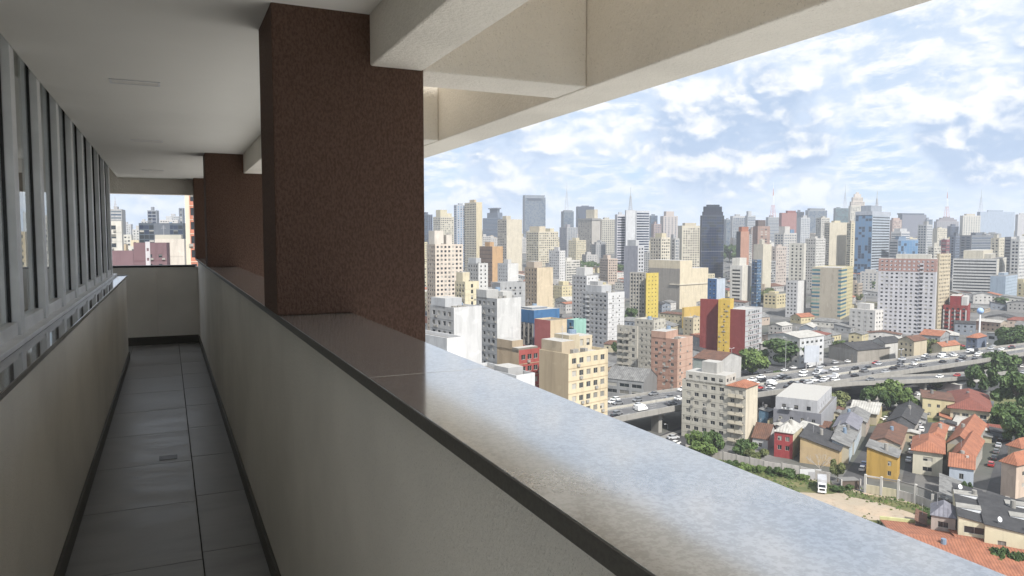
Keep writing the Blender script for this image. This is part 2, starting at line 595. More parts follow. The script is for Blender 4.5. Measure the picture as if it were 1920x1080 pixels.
GL = [glass_c('dark_window', (.018, .022, .026)), glass_c('dark_grey_window', (.035, .042, .05)),  # the second glass is a dark grey tone, picked at random
      glass_c('curtained_window', (.16, .155, .14), .3, .5), glass_c('blind_window', (.34, .33, .30), .6, .3),
      glass_c('blue_window', (.03, .055, .095), .08, .8), glass_c('pale_blue_window', (.10, .20, .34), .10, .9),
      glass_c('teal_window', (.05, .10, .11), .1, .8), glass_c('navy_window', (.012, .02, .045), .08, .8),
      glass_c('grey_window', (.09, .11, .13), .1, .8)]
MIXES = {'n': [0, 0, 0, 1, 1, 1, 2, 3], 'd': [0, 0, 1], 'b': [4, 4, 4, 1, 7], 'p': [5, 5, 4], 't': [6, 6, 1], 'k': [7, 7, 0],
         'g': [8, 8, 4], 'l': [1, 2, 3, 2, 1]}


def tilemat(name, a, b, scale=3.2, depth=.06):
    """clay or sheet roofing: courses run with the object's own slope"""
    m, t, p = newmat(name)
    tcn = t.n('ShaderNodeTexCoord')
    uv = tcn.outputs['UV']
    w = t.n('ShaderNodeTexWave', wave_type='BANDS', bands_direction='X', wave_profile='SIN')
    t.put(w.inputs['Vector'], uv); w.inputs['Scale'].default_value = scale; w.inputs['Distortion'].default_value = .4
    n = t.noise(tcn.outputs['Object'], .45, 6, .7)
    n2 = t.noise(uv, 3.0, 3, .6)
    c_ = t.mix(t.ramp(n, .32, .68), a, b)
    c_ = t.mix(t.ramp(n2, .55, .72, 0, .5), c_, tuple(x * .5 for x in a))
    c_ = t.mix(t.m('MULTIPLY', t.ramp(w.outputs[1], .0, .35, .45, 0), 1.0), c_, tuple(x * .45 for x in b))
    t.put(p.inputs['Base Color'], c_)
    p.inputs['Roughness'].default_value = .85
    p.inputs['Specular IOR Level'].default_value = .2
    bump(t, p, w.outputs[1], .6, depth)
    return m


T_ORANGE = tilemat('orange_clay_tile', (.33, .140, .084), (.22, .095, .062), .5)
T_RED = tilemat('red_clay_tile', (.21, .078, .060), (.15, .060, .048), .5)
T_BROWN = tilemat('weathered_tile', (.16, .085, .06), (.095, .058, .046), .5)
T_DARK = tilemat('dark_tile', (.065, .065, .068), (.040, .040, .043), .5)
T_GREY = tilemat('fibre_cement_sheet', (.22, .22, .215), (.12, .12, .12), .35)
T_PALE = tilemat('pale_sheet', (.44, .43, .40), (.30, .29, .27), .35)
T_LILAC = tilemat('slate_sheet', (.20, .20, .23), (.14, .14, .165), .35)
ROOFS = {'orange': T_ORANGE, 'red': T_RED, 'brown': T_BROWN, 'dark': T_DARK, 'grey': T_GREY, 'pale': T_PALE, 'lilac': T_LILAC}
M_roofflat = plain('flat_roof_felt', (.16, .155, .15), .9)
M_roofpale = plain('pale_roof_screed', (.36, .35, .33), .9)
M_conc = wallmat((176, 172, 164))
M_dark = plain('dark_opening', (.012, .013, .015), .5)
M_tank = plain('water_tank_blue', (.16, .22, .30), .6)
M_mast = plain('mast_steel', (.42, .42, .44), .5, .4)
M_mastred = plain('mast_red', (.45, .10, .07), .6)


def footprint(uL, uC, uR, vt, D, psi, d=12.0, w=12.0):
    """corner pixel + distance + yaw -> corner, rotation, widths of the right and left faces, top"""
    tC, e = level_dir(uC, vt)
    ztop = EZ + e * D
    rC = tC * D
    c, s = math.cos(R(psi)), math.sin(R(psi))
    if uR is not None and uR > uC:
        tR = level_dir(uR, vt)[0]
        w = (tR * D - rC) / max(.12, c - tR * s)
    if uL is not None and uL < uC:
        tL = level_dir(uL, vt)[0]
        d = (rC - tL * D) / max(.12, s + tL * c)
    return rC, w, d, ztop, c, s


FOOT = []       # taken ground: (r, f, radius)


def G_(c=3.2, w=1.5, f=3.0, h=1.4, s=1.0, m=.6, mt=.9, mb=0.0, mix='n', dep=.22, balc=None, sk=None, pr=0):
    return dict(c=c, w=w, f=f, h=h, s=s, m=m, mt=mt, mb=mb, mix=mix, dep=dep, balc=balc, sk=sk, pr=pr)


WIN_ME = {}


def window_mesh(w, h, k):
    """frame, two leaves and a sill for a near window; k picks glass, blind or curtain"""
    key = (round(w, 1), round(h, 1), k)
    if key in WIN_ME: return WIN_ME[key]
    w, h = key[0] - .02, key[1] - .02
    b = MB(); ft = .07
    b.box(-w / 2, -.03, 0, w / 2, .03, ft, 0); b.box(-w / 2, -.03, h - ft, w / 2, .03, h, 0)
    b.box(-w / 2, -.03, ft, -w / 2 + ft, .03, h - ft, 0); b.box(w / 2 - ft, -.03, ft, w / 2, .03, h - ft, 0)
    b.box(-.03, -.03, ft, .03, .03, h - ft, 0)
    a = [0, 0, 1, 2, 3, 0][k % 6]; c = [0, 1, 0, 2, 3, 3][k % 6]
    b.quad((-w / 2, .01, ft), (0, .01, ft), (0, .01, h - ft), (-w / 2, .01, h - ft), 1 + a)
    b.quad((0, -.005, ft), (w / 2, -.005, ft), (w / 2, -.005, h - ft), (0, -.005, h - ft), 1 + c)
    if k == 5: b.box(-w / 2 + ft, -.02, h * .55, w / 2 - ft, 0, h - ft, 4)
    WIN_ME[key] = b.mesh('window', [plain('window_frame', (.42, .41, .38), .6)] + GL[:4])
    return WIN_ME[key]


def facade(mb, wb, o, ax, nrm, width, z0, z1, sp, mi, flat, indiv=None, parent=None, balc_mb=None):
    """one wall face; o = start corner (x, y), ax = unit vector along it, nrm = outward normal.
    Openings are cut in the wall with real reveals (far faces: panes set proud)."""
    def P(s, n, z):
        return (o[0] + ax[0] * s + nrm[0] * n, o[1] + ax[1] * s + nrm[1] * n, z)
    def q(s0, s1, za, zb, n=0.0, m=mi, b=mb):
        b.quad(P(s0, n, za), P(s1, n, za), P(s1, n, zb), P(s0, n, zb), m)
    if sp is None or width < 1.2:
        q(0, width, z0, z1); return
    c, w, fh, h = sp['c'], sp['w'], sp['f'], sp['h']
    mar = min(sp['m'], width * .2)
    n = max(1, int(round((width - 2 * mar) / c)))
    cw = (width - 2 * mar) / n
    w = min(w, cw - .08) if w < 50 else width - 2 * mar
    nf = max(1, int((z1 - z0 - sp['mt'] - sp['mb']) / fh))
    ztop = z1 - sp['mt']
    pool = MIXES[sp['mix']]
    dep = sp['dep']
    if flat: q(0, width, z0, z1)
    zprev = z0
    for r in range(nf):
        zb = ztop - (nf - r) * fh + sp['s']
        zt = zb + h
        if zb < z0 + .2: continue
        if not flat: q(0, width, zprev, zb)
        sprev = 0.0
        for k in range(n):
            if sp['sk'] and k in sp['sk']: continue
            s0 = mar + k * cw + (cw - w) / 2; s1 = s0 + w
            if flat:
                q(s0, s1, zb, zt, .07, RND.choice(pool), wb)
                continue
            q(sprev, s0, zb, zt)
            sprev = s1
            mb.quad(P(s0, 0, zb), P(s1, 0, zb), P(s1, -dep, zb), P(s0, -dep, zb), mi)
            mb.quad(P(s0, -dep, zt), P(s1, -dep, zt), P(s1, 0, zt), P(s0, 0, zt), mi)
            mb.quad(P(s0, 0, zb), P(s0, -dep, zb), P(s0, -dep, zt), P(s0, 0, zt), mi)
            mb.quad(P(s1, -dep, zb), P(s1, 0, zb), P(s1, 0, zt), P(s1, -dep, zt), mi)
            if indiv is not None:
                me = window_mesh(w, h, RND.choice((0, 0, 1, 2, 3, 4, 5)))
                x, y, z = P((s0 + s1) / 2, -dep + .05, zb + .01)
                ob = link('window', me, parent, (x, y, z), math.atan2(ax[1], ax[0]))
            else:
                if w < 4 and RND.random() < .33:
                    zm = zb + h * RND.uniform(.35, .75)
                    q(s0, s1, zb, zm, -dep, RND.choice(pool), wb); q(s0, s1, zm, zt, -dep, RND.choice((2, 3, 3)), wb)
                else: q(s0, s1, zb, zt, -dep, RND.choice(pool), wb)
            if sp['balc'] and balc_mb is not None and k in sp['balc']:
                a, b_ = s0 - .5, s1 + .5
                for (lo, hi, n0, n1) in ((zb - sp['s'] - .1, zb - sp['s'] + .1, 0.02, 1.1), (zb - sp['s'] + .1, zb - sp['s'] + 1.05, 1.0, 1.1)):
                    p0, p1, p2, p3 = P(a, n0, lo), P(b_, n0, lo), P(b_, n1, lo), P(a, n1, lo)
                    i = len(balc_mb.v)
                    balc_mb.v += [p0, p1, p2, p3] + [(p[0], p[1], hi) for p in (p0, p1, p2, p3)]
                    for fc in ((4, 7, 6, 5), (0, 1, 5, 4), (1, 2, 6, 5), (2, 3, 7, 6), (3, 0, 4, 7), (0, 3, 2, 1)):
                        balc_mb.f.append(tuple(i + j for j in fc)); balc_mb.mi.append(0)
        if not flat:
            q(sprev, width, zb, zt); zprev = zt
    if not flat: q(0, width, zprev, z1)
    if sp['pr']:        # upright fins
        for k in range(n + 1):
            s = mar + k * cw
            p = [P(s - .12, .02, z0), P(s + .12, .02, z0), P(s + .12, sp['pr'], z0), P(s - .12, sp['pr'], z0)]
            i = len(mb.v)
            mb.v += p + [(a[0], a[1], z1 - sp['mt'] * .5) for a in p]
            for fc in ((4, 7, 6, 5), (0, 1, 5, 4), (1, 2, 6, 5), (2, 3, 7, 6), (3, 0, 4, 7)):
                mb.f.append(tuple(i + j for j in fc)); mb.mi.append(mi)


def bands(T, face, s0, s1, z0, z1, pitch, hgt, cols, name='spandrel', proud=.12):
    """coloured panels fixed on one face of a block; s0, s1 = fractions along it from the near upright edge"""
    vs = [c for c in T.children if c.name.split('.')[0] == 'wall'][0].data.vertices
    X0, X1 = min(v.co.x for v in vs), max(v.co.x for v in vs); Y0, Y1 = min(v.co.y for v in vs), max(v.co.y for v in vs); Z1 = max(v.co.z for v in vs)
    i = 0; z = z0
    while z + hgt <= (Z1 if z1 is None else z1):
        b = MB()
        if face == 'L': b.box(X0 - proud, Y0 + (Y1 - Y0) * s0, z, X0 + .01, Y0 + (Y1 - Y0) * s1, z + hgt)
        else: b.box(X0 + (X1 - X0) * s0, Y0 - proud, z, X0 + (X1 - X0) * s1, Y0 + .01, z + hgt)
        b.build(name, wallmat(cols[i % len(cols)]), T)
        i += 1; z += pitch


LAND = []      # named neighbours that labels of small things can point to: (u, D, phrase)


def building(label, uL, uC, uR, vt, D, col, psi=38, colL=None, L=None, Rf=None, cat='building', name='apartment_building', d=12.0,
             w=12.0, ex=(), mast=None, tank=True, ind=False, roof=None, group=None, short=None, base=None, pw=True):
    """a block seen by its near upright edge uC; L and Rf describe the openings of its left and right faces.
    ex: further volumes (x0, y0, x1, y1 as fractions of the plan, from and to height above the roof, colour, openings)"""
    if psi is None:
        psi = -math.degrees(math.atan(level_dir((uC + uR) / 2, vt)[0])) + 3
    rC, w, d, zt, c, s = footprint(uL, uC, uR, vt, D, psi, d, w)
    zb = G(D) - .5 if base is None else base
    rm, fm = rC + (w * c - d * s) / 2, D + (w * s + d * c) / 2
    FOOT.append((rm, fm, math.hypot(w, d) / 2))
    H = zt - zb
    loc = to_world(rm, fm, zb)
    T = thing(name, label, cat, loc, R(psi) - YAW, group)
    flat = D > 950
    if D > 850:  # distance haze is mixed into the wall colours of far blocks
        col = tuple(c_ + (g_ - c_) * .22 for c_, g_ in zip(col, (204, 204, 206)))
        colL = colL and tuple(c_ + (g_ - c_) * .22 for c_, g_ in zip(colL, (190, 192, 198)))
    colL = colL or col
    wm, wl = wallmat(col), wallmat(colL)  # colL is another paint on some blocks, shade put into one paint on others
    mb, wb, bm = MB(), MB(), MB()
    x0, y0, x1, y1 = -w / 2, -d / 2, w / 2, d / 2
    near = D < 620
    idv = True if ind else None
    facade(mb, wb, (x0, y0), (1, 0), (0, -1), w, 0, H, Rf, 0, flat, idv, T, bm)
    facade(mb, wb, (x0, y1), (0, -1), (-1, 0), d, 0, H, L, 1, flat, idv, T, bm)
    mb.quad((x1, y0, 0), (x1, y1, 0), (x1, y1, H), (x1, y0, H), 0)
    mb.quad((x1, y1, 0), (x0, y1, 0), (x0, y1, H), (x1, y1, H), 1)
    if roof is None:
        hh = .7 if near else 0
        mb.quad((x0, y0, H - hh), (x1, y0, H - hh), (x1, y1, H - hh), (x0, y1, H - hh), 2)
        if near:
            k = .22
            for a in ((x0, y0, x1, y0 + k), (x0, y1 - k, x1, y1), (x0, y0 + k, x0 + k, y1 - k), (x1 - k, y0 + k, x1, y1 - k)):
                mb.quad((a[0], a[1], H), (a[2], a[1], H), (a[2], a[3], H), (a[0], a[3], H), 0)
            xi0, yi0, xi1, yi1 = x0 + k, y0 + k, x1 - k, y1 - k
            for p_, q_ in (((xi0, yi0), (xi0, yi1)), ((xi0, yi1), (xi1, yi1)), ((xi1, yi1), (xi1, yi0)), ((xi1, yi0), (xi0, yi0))):
                mb.quad((p_[0], p_[1], H - hh), (q_[0], q_[1], H - hh), (q_[0], q_[1], H), (p_[0], p_[1], H), 0)
    mb.build('wall', [wm, wl, RND.choice((M_roofflat, M_roofpale, M_roofflat))], T)
    if roof is None and tank and w > 7 and d > 7:
        ex = list(ex)
        free = not any(e[4] >= 0 for e in ex)
        if D > 620 and free:
            a_, b_ = RND.uniform(.1, .35), RND.uniform(.15, .35)
            ex.append((a_, b_, a_ + RND.uniform(.25, .45), b_ + RND.uniform(.3, .45), 0, RND.uniform(2.2, 5.5), tuple(max(0, q_ - 12) for q_ in col)))
        elif D <= 620:
            ub = MB()
            for _ in range(RND.randint(2, 5)):
                ux, uy = x0 + w * RND.uniform(.12, .8), y0 + d * RND.uniform(.08, .22)
                ub.box(ux, uy, H - .7, ux + RND.uniform(.7, 1.5), uy + RND.uniform(.6, 1.2), H + RND.uniform(.1, .7))
            tag(ub.build('roof_unit', M_conc, T), None, None, None, 'stuff')
    for e in ex:
        fx0, fy0, fx1, fy1, h0, h1, ec, es = (*e, None)[:8] if len(e) == 7 else e
        eb, ew_ = MB(), MB()
        X0, Y0, X1, Y1 = x0 + w * fx0, y0 + d * fy0, x0 + w * fx1, y0 + d * fy1
        za, zb2 = H + h0, H + h1
        if roof is None and near and h0 == 0: za -= .7
        facade(eb, ew_, (X0, Y0), (1, 0), (0, -1), X1 - X0, za, zb2, es, 0, flat)
        facade(eb, ew_, (X0, Y1), (0, -1), (-1, 0), Y1 - Y0, za, zb2, es, 0, flat)
        eb.quad((X1, Y0, za), (X1, Y1, za), (X1, Y1, zb2), (X1, Y0, zb2)); eb.quad((X1, Y1, za), (X0, Y1, za), (X0, Y1, zb2), (X1, Y1, zb2))
        eb.quad((X0, Y0, zb2), (X1, Y0, zb2), (X1, Y1, zb2), (X0, Y1, zb2), 1)
        o = eb.build('roof_house' if h0 >= 0 else 'wing', [wallmat(ec), M_roofpale], T)
        if ew_.v: tag(ew_.build('window', GL, o), None, None, None, 'stuff')
    if wb.v: tag(wb.build('window', GL, T), None, None, None, 'stuff')
    if bm.v: tag(bm.build('balcony', wm, T), None, None, None, 'stuff')
    if D < 480 and (L or Rf) and cat == 'building':
        acb, scb = MB(), MB()
        for (sp, ln, fn) in ((Rf, w, lambda s_, n_: (x0 + s_, y0 - n_)), (L, d, lambda s_, n_: (x0 - n_, y1 - s_))):
            if not sp or sp['f'] > 10: continue
            nf_ = int((H - sp['mt']) / sp['f'])
            for r_ in range(nf_):
                zz = H - sp['mt'] - (nf_ - r_) * sp['f']
                if r_ > nf_ - 9:
                    for _ in range(2):
                        if RND.random() < .6:
                            s_ = RND.uniform(.08, .9) * ln
                            a_, c2 = fn(s_, .02), fn(s_ + .85, .42)
                            acb.box(min(a_[0], c2[0]), min(a_[1], c2[1]), zz + .25, max(a_[0], c2[0]), max(a_[1], c2[1]), zz + .85)
                if sp['pr'] == 0:
                    a_, c2 = fn(.0, .004), fn(ln, .07)
                    scb.box(min(a_[0], c2[0]), min(a_[1], c2[1]), zz - .10, max(a_[0], c2[0]), max(a_[1], c2[1]), zz + .06)
        if acb.v: tag(acb.build('air_conditioner', M_conc, T), None, None, None, 'stuff')
        if scb.v: tag(scb.build('string_course', wl, T), None, None, None, 'stuff')
    if roof: pitched(T, roof[0], ROOFS[roof[1]], x0, y0, x1, y1, H, roof[2], roof[3] if len(roof) > 3 else .4, wm)
    elif near and tank and w > 6:
        tb = MB(); tx = x0 + w * RND.uniform(.6, .8); ty = y0 + d * RND.uniform(.4, .75)
        hz = H + max([e[5] for e in ex if e[0] <= (tx - x0) / w <= e[2] and e[1] <= (ty - y0) / d <= e[3]] + [-.7])
        tb.tube((tx, ty, hz), (tx, ty, hz + 1.5), 1.1, 1.0, 12)
        tb.build('water_tank', RND.choice((M_tank, M_conc)), T)
        ab = MB(); ax_, ay_ = x0 + w * .25, y0 + d * .55
        ha = H + max([e[5] for e in ex if e[0] <= .25 <= e[2] and e[1] <= .55 <= e[3]] + [-.7])
        ab.tube((ax_, ay_, ha), (ax_, ay_, ha + 3.5), .06, .04, 4)
        for k in range(3): ab.box(ax_ - .8 + k * .15, ay_ - .03, ha + 2.3 + k * .4, ax_ + .8 - k * .15, ay_ + .03, ha + 2.36 + k * .4)
        ab.build('antenna', M_mast, T)
    if mast:
        fx, fy, mh, red = mast[:4]
        lattice(T, x0 + w * fx, y0 + d * fy, H + (mast[4] if len(mast) > 4 else 0), mh, red)
    if short: LAND.append(((uC if uL is None else (uL + uR) / 2), D, short))
    return T


def lattice(parent, x, y, z, h, red, wd=None):
    """three-stage lattice mast, red and white where red is set"""
    wd = wd or max(1.2, h * .055)
    for k, (a, b_) in enumerate(((0, .35), (.35, .62), (.62, .82), (.82, 1.0))):
        b = MB()
        r0, r1 = wd * (1 - a) ** 1.6 + .25, wd * (1 - b_) ** 1.6 + .22
        z0, z1 = z + h * a, z + h * b_
        th = .30 if k < 3 else .22
        if k < 2:
            for sx, sy in ((-1, -1), (1, -1), (1, 1), (-1, 1)):
                b.tube((x + sx * r0, y + sy * r0, z0), (x + sx * r1, y + sy * r1, z1), th, th, 4)
            n = 4
            for i in range(n):
                t0, t1 = i / n, (i + 1) / n
                ra, rb = r0 + (r1 - r0) * t0, r0 + (r1 - r0) * t1
                za, zb = z0 + (z1 - z0) * t0, z0 + (z1 - z0) * t1
                cs = [(-1, -1), (1, -1), (1, 1), (-1, 1)]
                for j in range(4):
                    p, q = cs[j], cs[(j + 1) % 4]
                    b.tube((x + p[0] * ra, y + p[1] * ra, za), (x + q[0] * rb, y + q[1] * rb, zb), .16, .16, 3)
        else:
            b.tube((x, y, z0), (x, y, z1), r0 * .6 + .2, r1 * .6 + .1, 5)
        b.build('mast', (M_mastred if (k % 2 == 0) else M_aluw) if red else M_mast, parent)


def set_uv(me, uvs):
    l = me.uv_layers.new(name='UVMap')
    for i, uv in enumerate(uvs): l.data[i].uv = uv


def pitched(parent, kind, mat, x0, y0, x1, y1, z, rise, ov=.4, wm=None):
    """hip, gable (ridge along x or y) or lean-to roof, 0.12 m thick, with gable walls"""
    X0, Y0, X1, Y1 = x0 - ov, y0 - ov, x1 + ov, y1 + ov
    w, d = X1 - X0, Y1 - Y0
    zt = z + rise
    th = .14
    faces = []
    if kind == 'hip':
        k = min(w, d) * .5
        if w >= d: a, b = (X0 + k, (Y0 + Y1) / 2, zt), (X1 - k, (Y0 + Y1) / 2, zt)
        else: a, b = ((X0 + X1) / 2, Y0 + k, zt), ((X0 + X1) / 2, Y1 - k, zt)
        c = [(X0, Y0, z), (X1, Y0, z), (X1, Y1, z), (X0, Y1, z)]
        if w >= d: faces = [(c[0], c[1], b, a), (c[2], c[3], a, b), (c[1], c[2], b), (c[3], c[0], a)]
        else: faces = [(c[1], c[2], b, a), (c[3], c[0], a, b), (c[0], c[1], a), (c[2], c[3], b)]
    elif kind == 'gx':
        m = (Y0 + Y1) / 2
        faces = [((X0, Y0, z), (X1, Y0, z), (X1, m, zt), (X0, m, zt)), ((X1, Y1, z), (X0, Y1, z), (X0, m, zt), (X1, m, zt))]
    elif kind == 'gy':
        m = (X0 + X1) / 2
        faces = [((X1, Y0, z), (X1, Y1, z), (m, Y1, zt), (m, Y0, zt)), ((X0, Y1, z), (X0, Y0, z), (m, Y0, zt), (m, Y1, zt))]
    elif kind == 'sx':      # falls towards -y
        faces = [((X0, Y0, z), (X1, Y0, z), (X1, Y1, zt), (X0, Y1, zt))]
    elif kind == 'sy':      # falls towards -x
        faces = [((X0, Y1, z), (X0, Y0, z), (X1, Y0, zt), (X1, Y1, zt))]
    v, f, uv = [], [], []
    for q in faces:
        p0, p1 = Vector(q[0]), Vector(q[1])
        e = (p1 - p0).normalized()
        nrm = (Vector(q[-1]) - p0).cross(e) * -1
        nrm.normalize()
        g = nrm.cross(e)
        i = len(v)
        v += [tuple(p) for p in q]; f.append(tuple(range(i, i + len(q))))
        uv += [((Vector(p) - p0).dot(e), (Vector(p) - p0).dot(g)) for p in q]
        j = len(v)
        v += [(p[0], p[1], p[2] - th) for p in q]; f.append(tuple(reversed(range(j, j + len(q)))))
        uv += [(0, 0)] * len(q)
        n = len(q)
        for k in range(n):
            a, b = i + k, i + (k + 1) % n
            f.append((j + k, j + (k + 1) % n, b, a)); uv += [(0, 0)] * 4
    me = bpy.data.meshes.new('roof'); me.from_pydata(v, [], f); me.materials.append(mat)
    set_uv(me, uv); me.update()
    ro = link('roof', me, parent)
    zt -= .16
    g = MB()
    if kind == 'gx':
        m = (y0 + y1) / 2
        g.tri((x0, y1, z - .02), (x0, y0, z - .02), (x0, m, zt)); g.tri((x1, y0, z - .02), (x1, y1, z - .02), (x1, m, zt))
    if kind == 'gy':
        m = (x0 + x1) / 2
        g.tri((x0, y0, z - .02), (x1, y0, z - .02), (m, y0, zt)); g.tri((x1, y1, z - .02), (x0, y1, z - .02), (m, y1, zt))
    if kind == 'sx':
        g.tri((x0, y1, z), (x0, y0, z), (x0, y1, zt)); g.tri((x1, y0, z), (x1, y1, z), (x1, y1, zt))
        g.quad((x1, y1, z), (x0, y1, z), (x0, y1, zt), (x1, y1, zt))
    if kind == 'sy':
        g.tri((x0, y0, z), (x1, y0, z), (x1, y0, zt)); g.tri((x1, y1, z), (x0, y1, z), (x1, y1, zt))
        g.quad((x1, y0, z), (x1, y1, z), (x1, y1, zt), (x1, y0, zt))
    if wm and g.f:
        if kind in ('gx', 'gy'):
            for k in range(2):
                h_ = MB(); h_.tri(*g.v[3 * k:3 * k + 3]); h_.build('gable', wm, parent)
        else: g.build('gable', wm, parent)
    return ro


def house(label, uL, uC, uR, vt, vb, col, roof, psi=58, colL=None, L=None, Rf=None, D=None, **kw):
    D = D or gdist(uC, vb)
    kw.setdefault('ind', D < 330)
    return building(label, uL, uC, uR, vt, D, col, psi, colL, L, Rf, cat='house', name='house', roof=roof, tank=False, **kw)


def gpoly(name, pts, mat, z):
    """level sheet on the flat ground; pts are pixels of its outline on the ground"""
    ps = [plane(u, v, z) for u, v in pts]
    me = bpy.data.meshes.new(name)
    me.from_pydata([tuple(p) for p in ps], [], [tuple(range(len(ps)))])
    me.materials.append(mat)
    if me.polygons[0].normal.z < 0: me.flip_normals()
    return struct(link(name, me))


# ---- ground
def groundmat(name, cols, sc, rough=.9):
    m, t, p = newmat(name)
    o = t.n('ShaderNodeTexCoord').outputs['Object']
    n = t.noise(o, sc, 8, .65); n2 = t.noise(o, sc * 6.7, 5, .65); n3 = t.noise(o, sc * .31, 4, .6)
    c_ = t.mix(t.ramp(n, .36, .64), cols[0], cols[1])
    c_ = t.mix(t.ramp(n3, .45, .62, 0, .8), c_, cols[2])
    c_ = t.mix(t.ramp(n2, .50, .70, 0, .6), c_, tuple(x * .55 for x in cols[0]))
    t.put(p.inputs['Base Color'], c_); p.inputs['Roughness'].default_value = rough
    p.inputs['Specular IOR Level'].default_value = .2
    bump(t, p, n2, .4, .05)
    return m


M_ground = groundmat('city_ground', ((.10, .10, .10), (.16, .155, .15), (.07, .075, .06)), .03)
M_asph = groundmat('asphalt', ((.060, .060, .063), (.075, .075, .078), (.052, .052, .055)), .15)
M_deck = groundmat('worn_asphalt', ((.115, .115, .12), (.14, .14, .143), (.10, .10, .104)), .12)
M_pave = groundmat('pavement', ((.26, .25, .24), (.33, .32, .30), (.20, .20, .19)), .3)
M_dirt = groundmat('bare_earth', ((.42, .32, .235), (.35, .295, .235), (.30, .26, .20)), .11)
M_soilgrass = groundmat('rough_grass_soil', ((.10, .115, .05), (.16, .145, .07), (.07, .09, .035)), .22)
M_line = plain('road_paint', (.62, .62, .60), .7)
M_bounce = groundmat('pale_bounce_ground', ((.46, .45, .42), (.54, .53, .50), (.40, .385, .36)), .06)  # pale so that it throws daylight upwards
M_kerb = plain('kerb_concrete', (.36, .35, .33), .9)

gb = MB()
rings = [0, 60, 120, 200, 300, 400, 450, 520, 600, 700, 800, 900, 1000, 1150, 1300, 1450, 1600, 1800, 2000, 2300, 2600, 2900, 3200, 4000, 6000, 9000]
NS = 120
for a, r in enumerate(rings):
    for k in range(NS):
        th = 2 * math.pi * k / NS
        rr, ff = r * math.sin(th), r * math.cos(th)
        gb.v.append(tuple(to_world(rr, ff, G(ff))))
for a in range(len(rings) - 1):
    for k in range(NS):
        i, j = a * NS + k, a * NS + (k + 1) % NS
        gb.f.append((i, i + NS, j + NS, j)); gb.mi.append(0)
gme = gb.mesh('ground', M_ground)
if gme.polygons[NS * 3].normal.z < 0: gme.flip_normals()
struct(link('ground', gme))

# ---- trees
LEAF = []
for nm, a, b_ in (('deep_green_leaf', (.040, .070, .026), (.085, .135, .042)), ('mid_green_leaf', (.065, .105, .030), (.135, .19, .055)),
                  ('olive_leaf', (.075, .095, .036), (.14, .155, .062))):
    m, t, p = newmat(nm)
    o = t.n('ShaderNodeTexCoord').outputs['Object']
    t.put(p.inputs['Base Color'], t.mix(t.ramp(t.noise(o, 1.6, 4, .65), .34, .66), a, b_))
    p.inputs['Roughness'].default_value = .6
    p.inputs['Specular IOR Level'].default_value = .25
    LEAF.append(m)
M_bark = plain('bark', (.11, .085, .065), .9)
M_barkp = plain('pale_bark', (.34, .31, .27), .9)


def crown_mesh(seed, n, lobes, flat, mat, leaf=.105):
    rg = random.Random(seed)
    L = []
    for k in range(lobes):
        a = rg.uniform(0, 6.28); r = rg.uniform(.10, .78)
        L.append((Vector((r * math.cos(a), r * math.sin(a), rg.uniform(-.35, .55) * flat)), rg.uniform(.17, .40)))
    b = MB()
    for i in range(n):
        c, r = rg.choice(L)
        d = Vector((rg.gauss(0, 1), rg.gauss(0, 1), rg.gauss(0, 1))).normalized()
        p = c + Vector((d.x * r, d.y * r, d.z * r * flat)) * (rg.uniform(.45, 1.08) ** .6)
        nrm = (d + Vector((rg.gauss(0, .5), rg.gauss(0, .5), rg.gauss(.3, .5)))).normalized()
        s = leaf * rg.uniform(.55, 1.25)
        a = nrm.orthogonal().normalized(); c2 = nrm.cross(a)
        th = rg.uniform(0, 6.28)
        e1 = (a * math.cos(th) + c2 * math.sin(th)) * s; e2 = (c2 * math.cos(th) - a * math.sin(th)) * s * .62
        k = nrm * s * .22
        b.quad(tuple(p - e1), tuple(p - e2 + k), tuple(p + e1), tuple(p + e2 + k))
    lo = [min(v[i] for v in b.v) for i in range(3)]; hi = [max(v[i] for v in b.v) for i in range(3)]
    b.v = [tuple(2 * (v[i] - lo[i]) / (hi[i] - lo[i]) - 1 for i in range(3)) for v in b.v]
    return b.mesh('crown', mat)


def trunk_mesh(seed, mat):
    rg = random.Random(seed)
    b = MB()
    b.tube((0, 0, -.2), (.02, .01, .45), .050, .036, 7)
    for k in range(5):
        a = k * 1.256 + rg.uniform(-.3, .3)
        b.tube((.02, .01, .40), (.30 * math.cos(a), .30 * math.sin(a), .78 + rg.uniform(-.08, .1)), .024, .008, 5)
    return b.mesh('trunk', mat)


CROWN = [crown_mesh(11, 3000, 15, .72, LEAF[0]), crown_mesh(12, 2800, 13, .85, LEAF[1]), crown_mesh(13, 2600, 12, .66, LEAF[2]),
         crown_mesh(14, 3000, 17, .75, LEAF[1]), crown_mesh(15, 700, 9, .8, LEAF[2]), crown_mesh(16, 3000, 16, .62, LEAF[0])]
TRUNK = [trunk_mesh(21, M_bark), trunk_mesh(22, M_bark), trunk_mesh(23, M_barkp)]


def tree(label, u, vb, wpx, vtop, k=0, D=None, group='street and garden trees'):
    """tree standing at ground pixel (u, vb): crown wpx wide, top at vtop"""
    D = D or gdist(u, vb)
    t_, e = level_dir(u, vtop)
    zb = G(D); H = max(2.0, EZ + e * D - zb)
    rad = wpx / F * D / 2
    T = thing('tree', label, 'tree', to_world(t_ * D, D, zb), RND.uniform(0, 6.28), group)
    ch = max(H * .36, min(H * .45, rad * .9))
    o = link('crown', CROWN[k], T, (0, 0, H - ch)); o.scale = (rad * 1.05, rad * 1.05, ch)
    tr = link('trunk', TRUNK[2 if k == 4 else k % 2], T, (0, 0, 0)); tr.scale = (max(rad, H * .5) * .9, max(rad, H * .5) * .9, H * .92)
    return T


M_weed = [LEAF[0], LEAF[1], LEAF[2]]


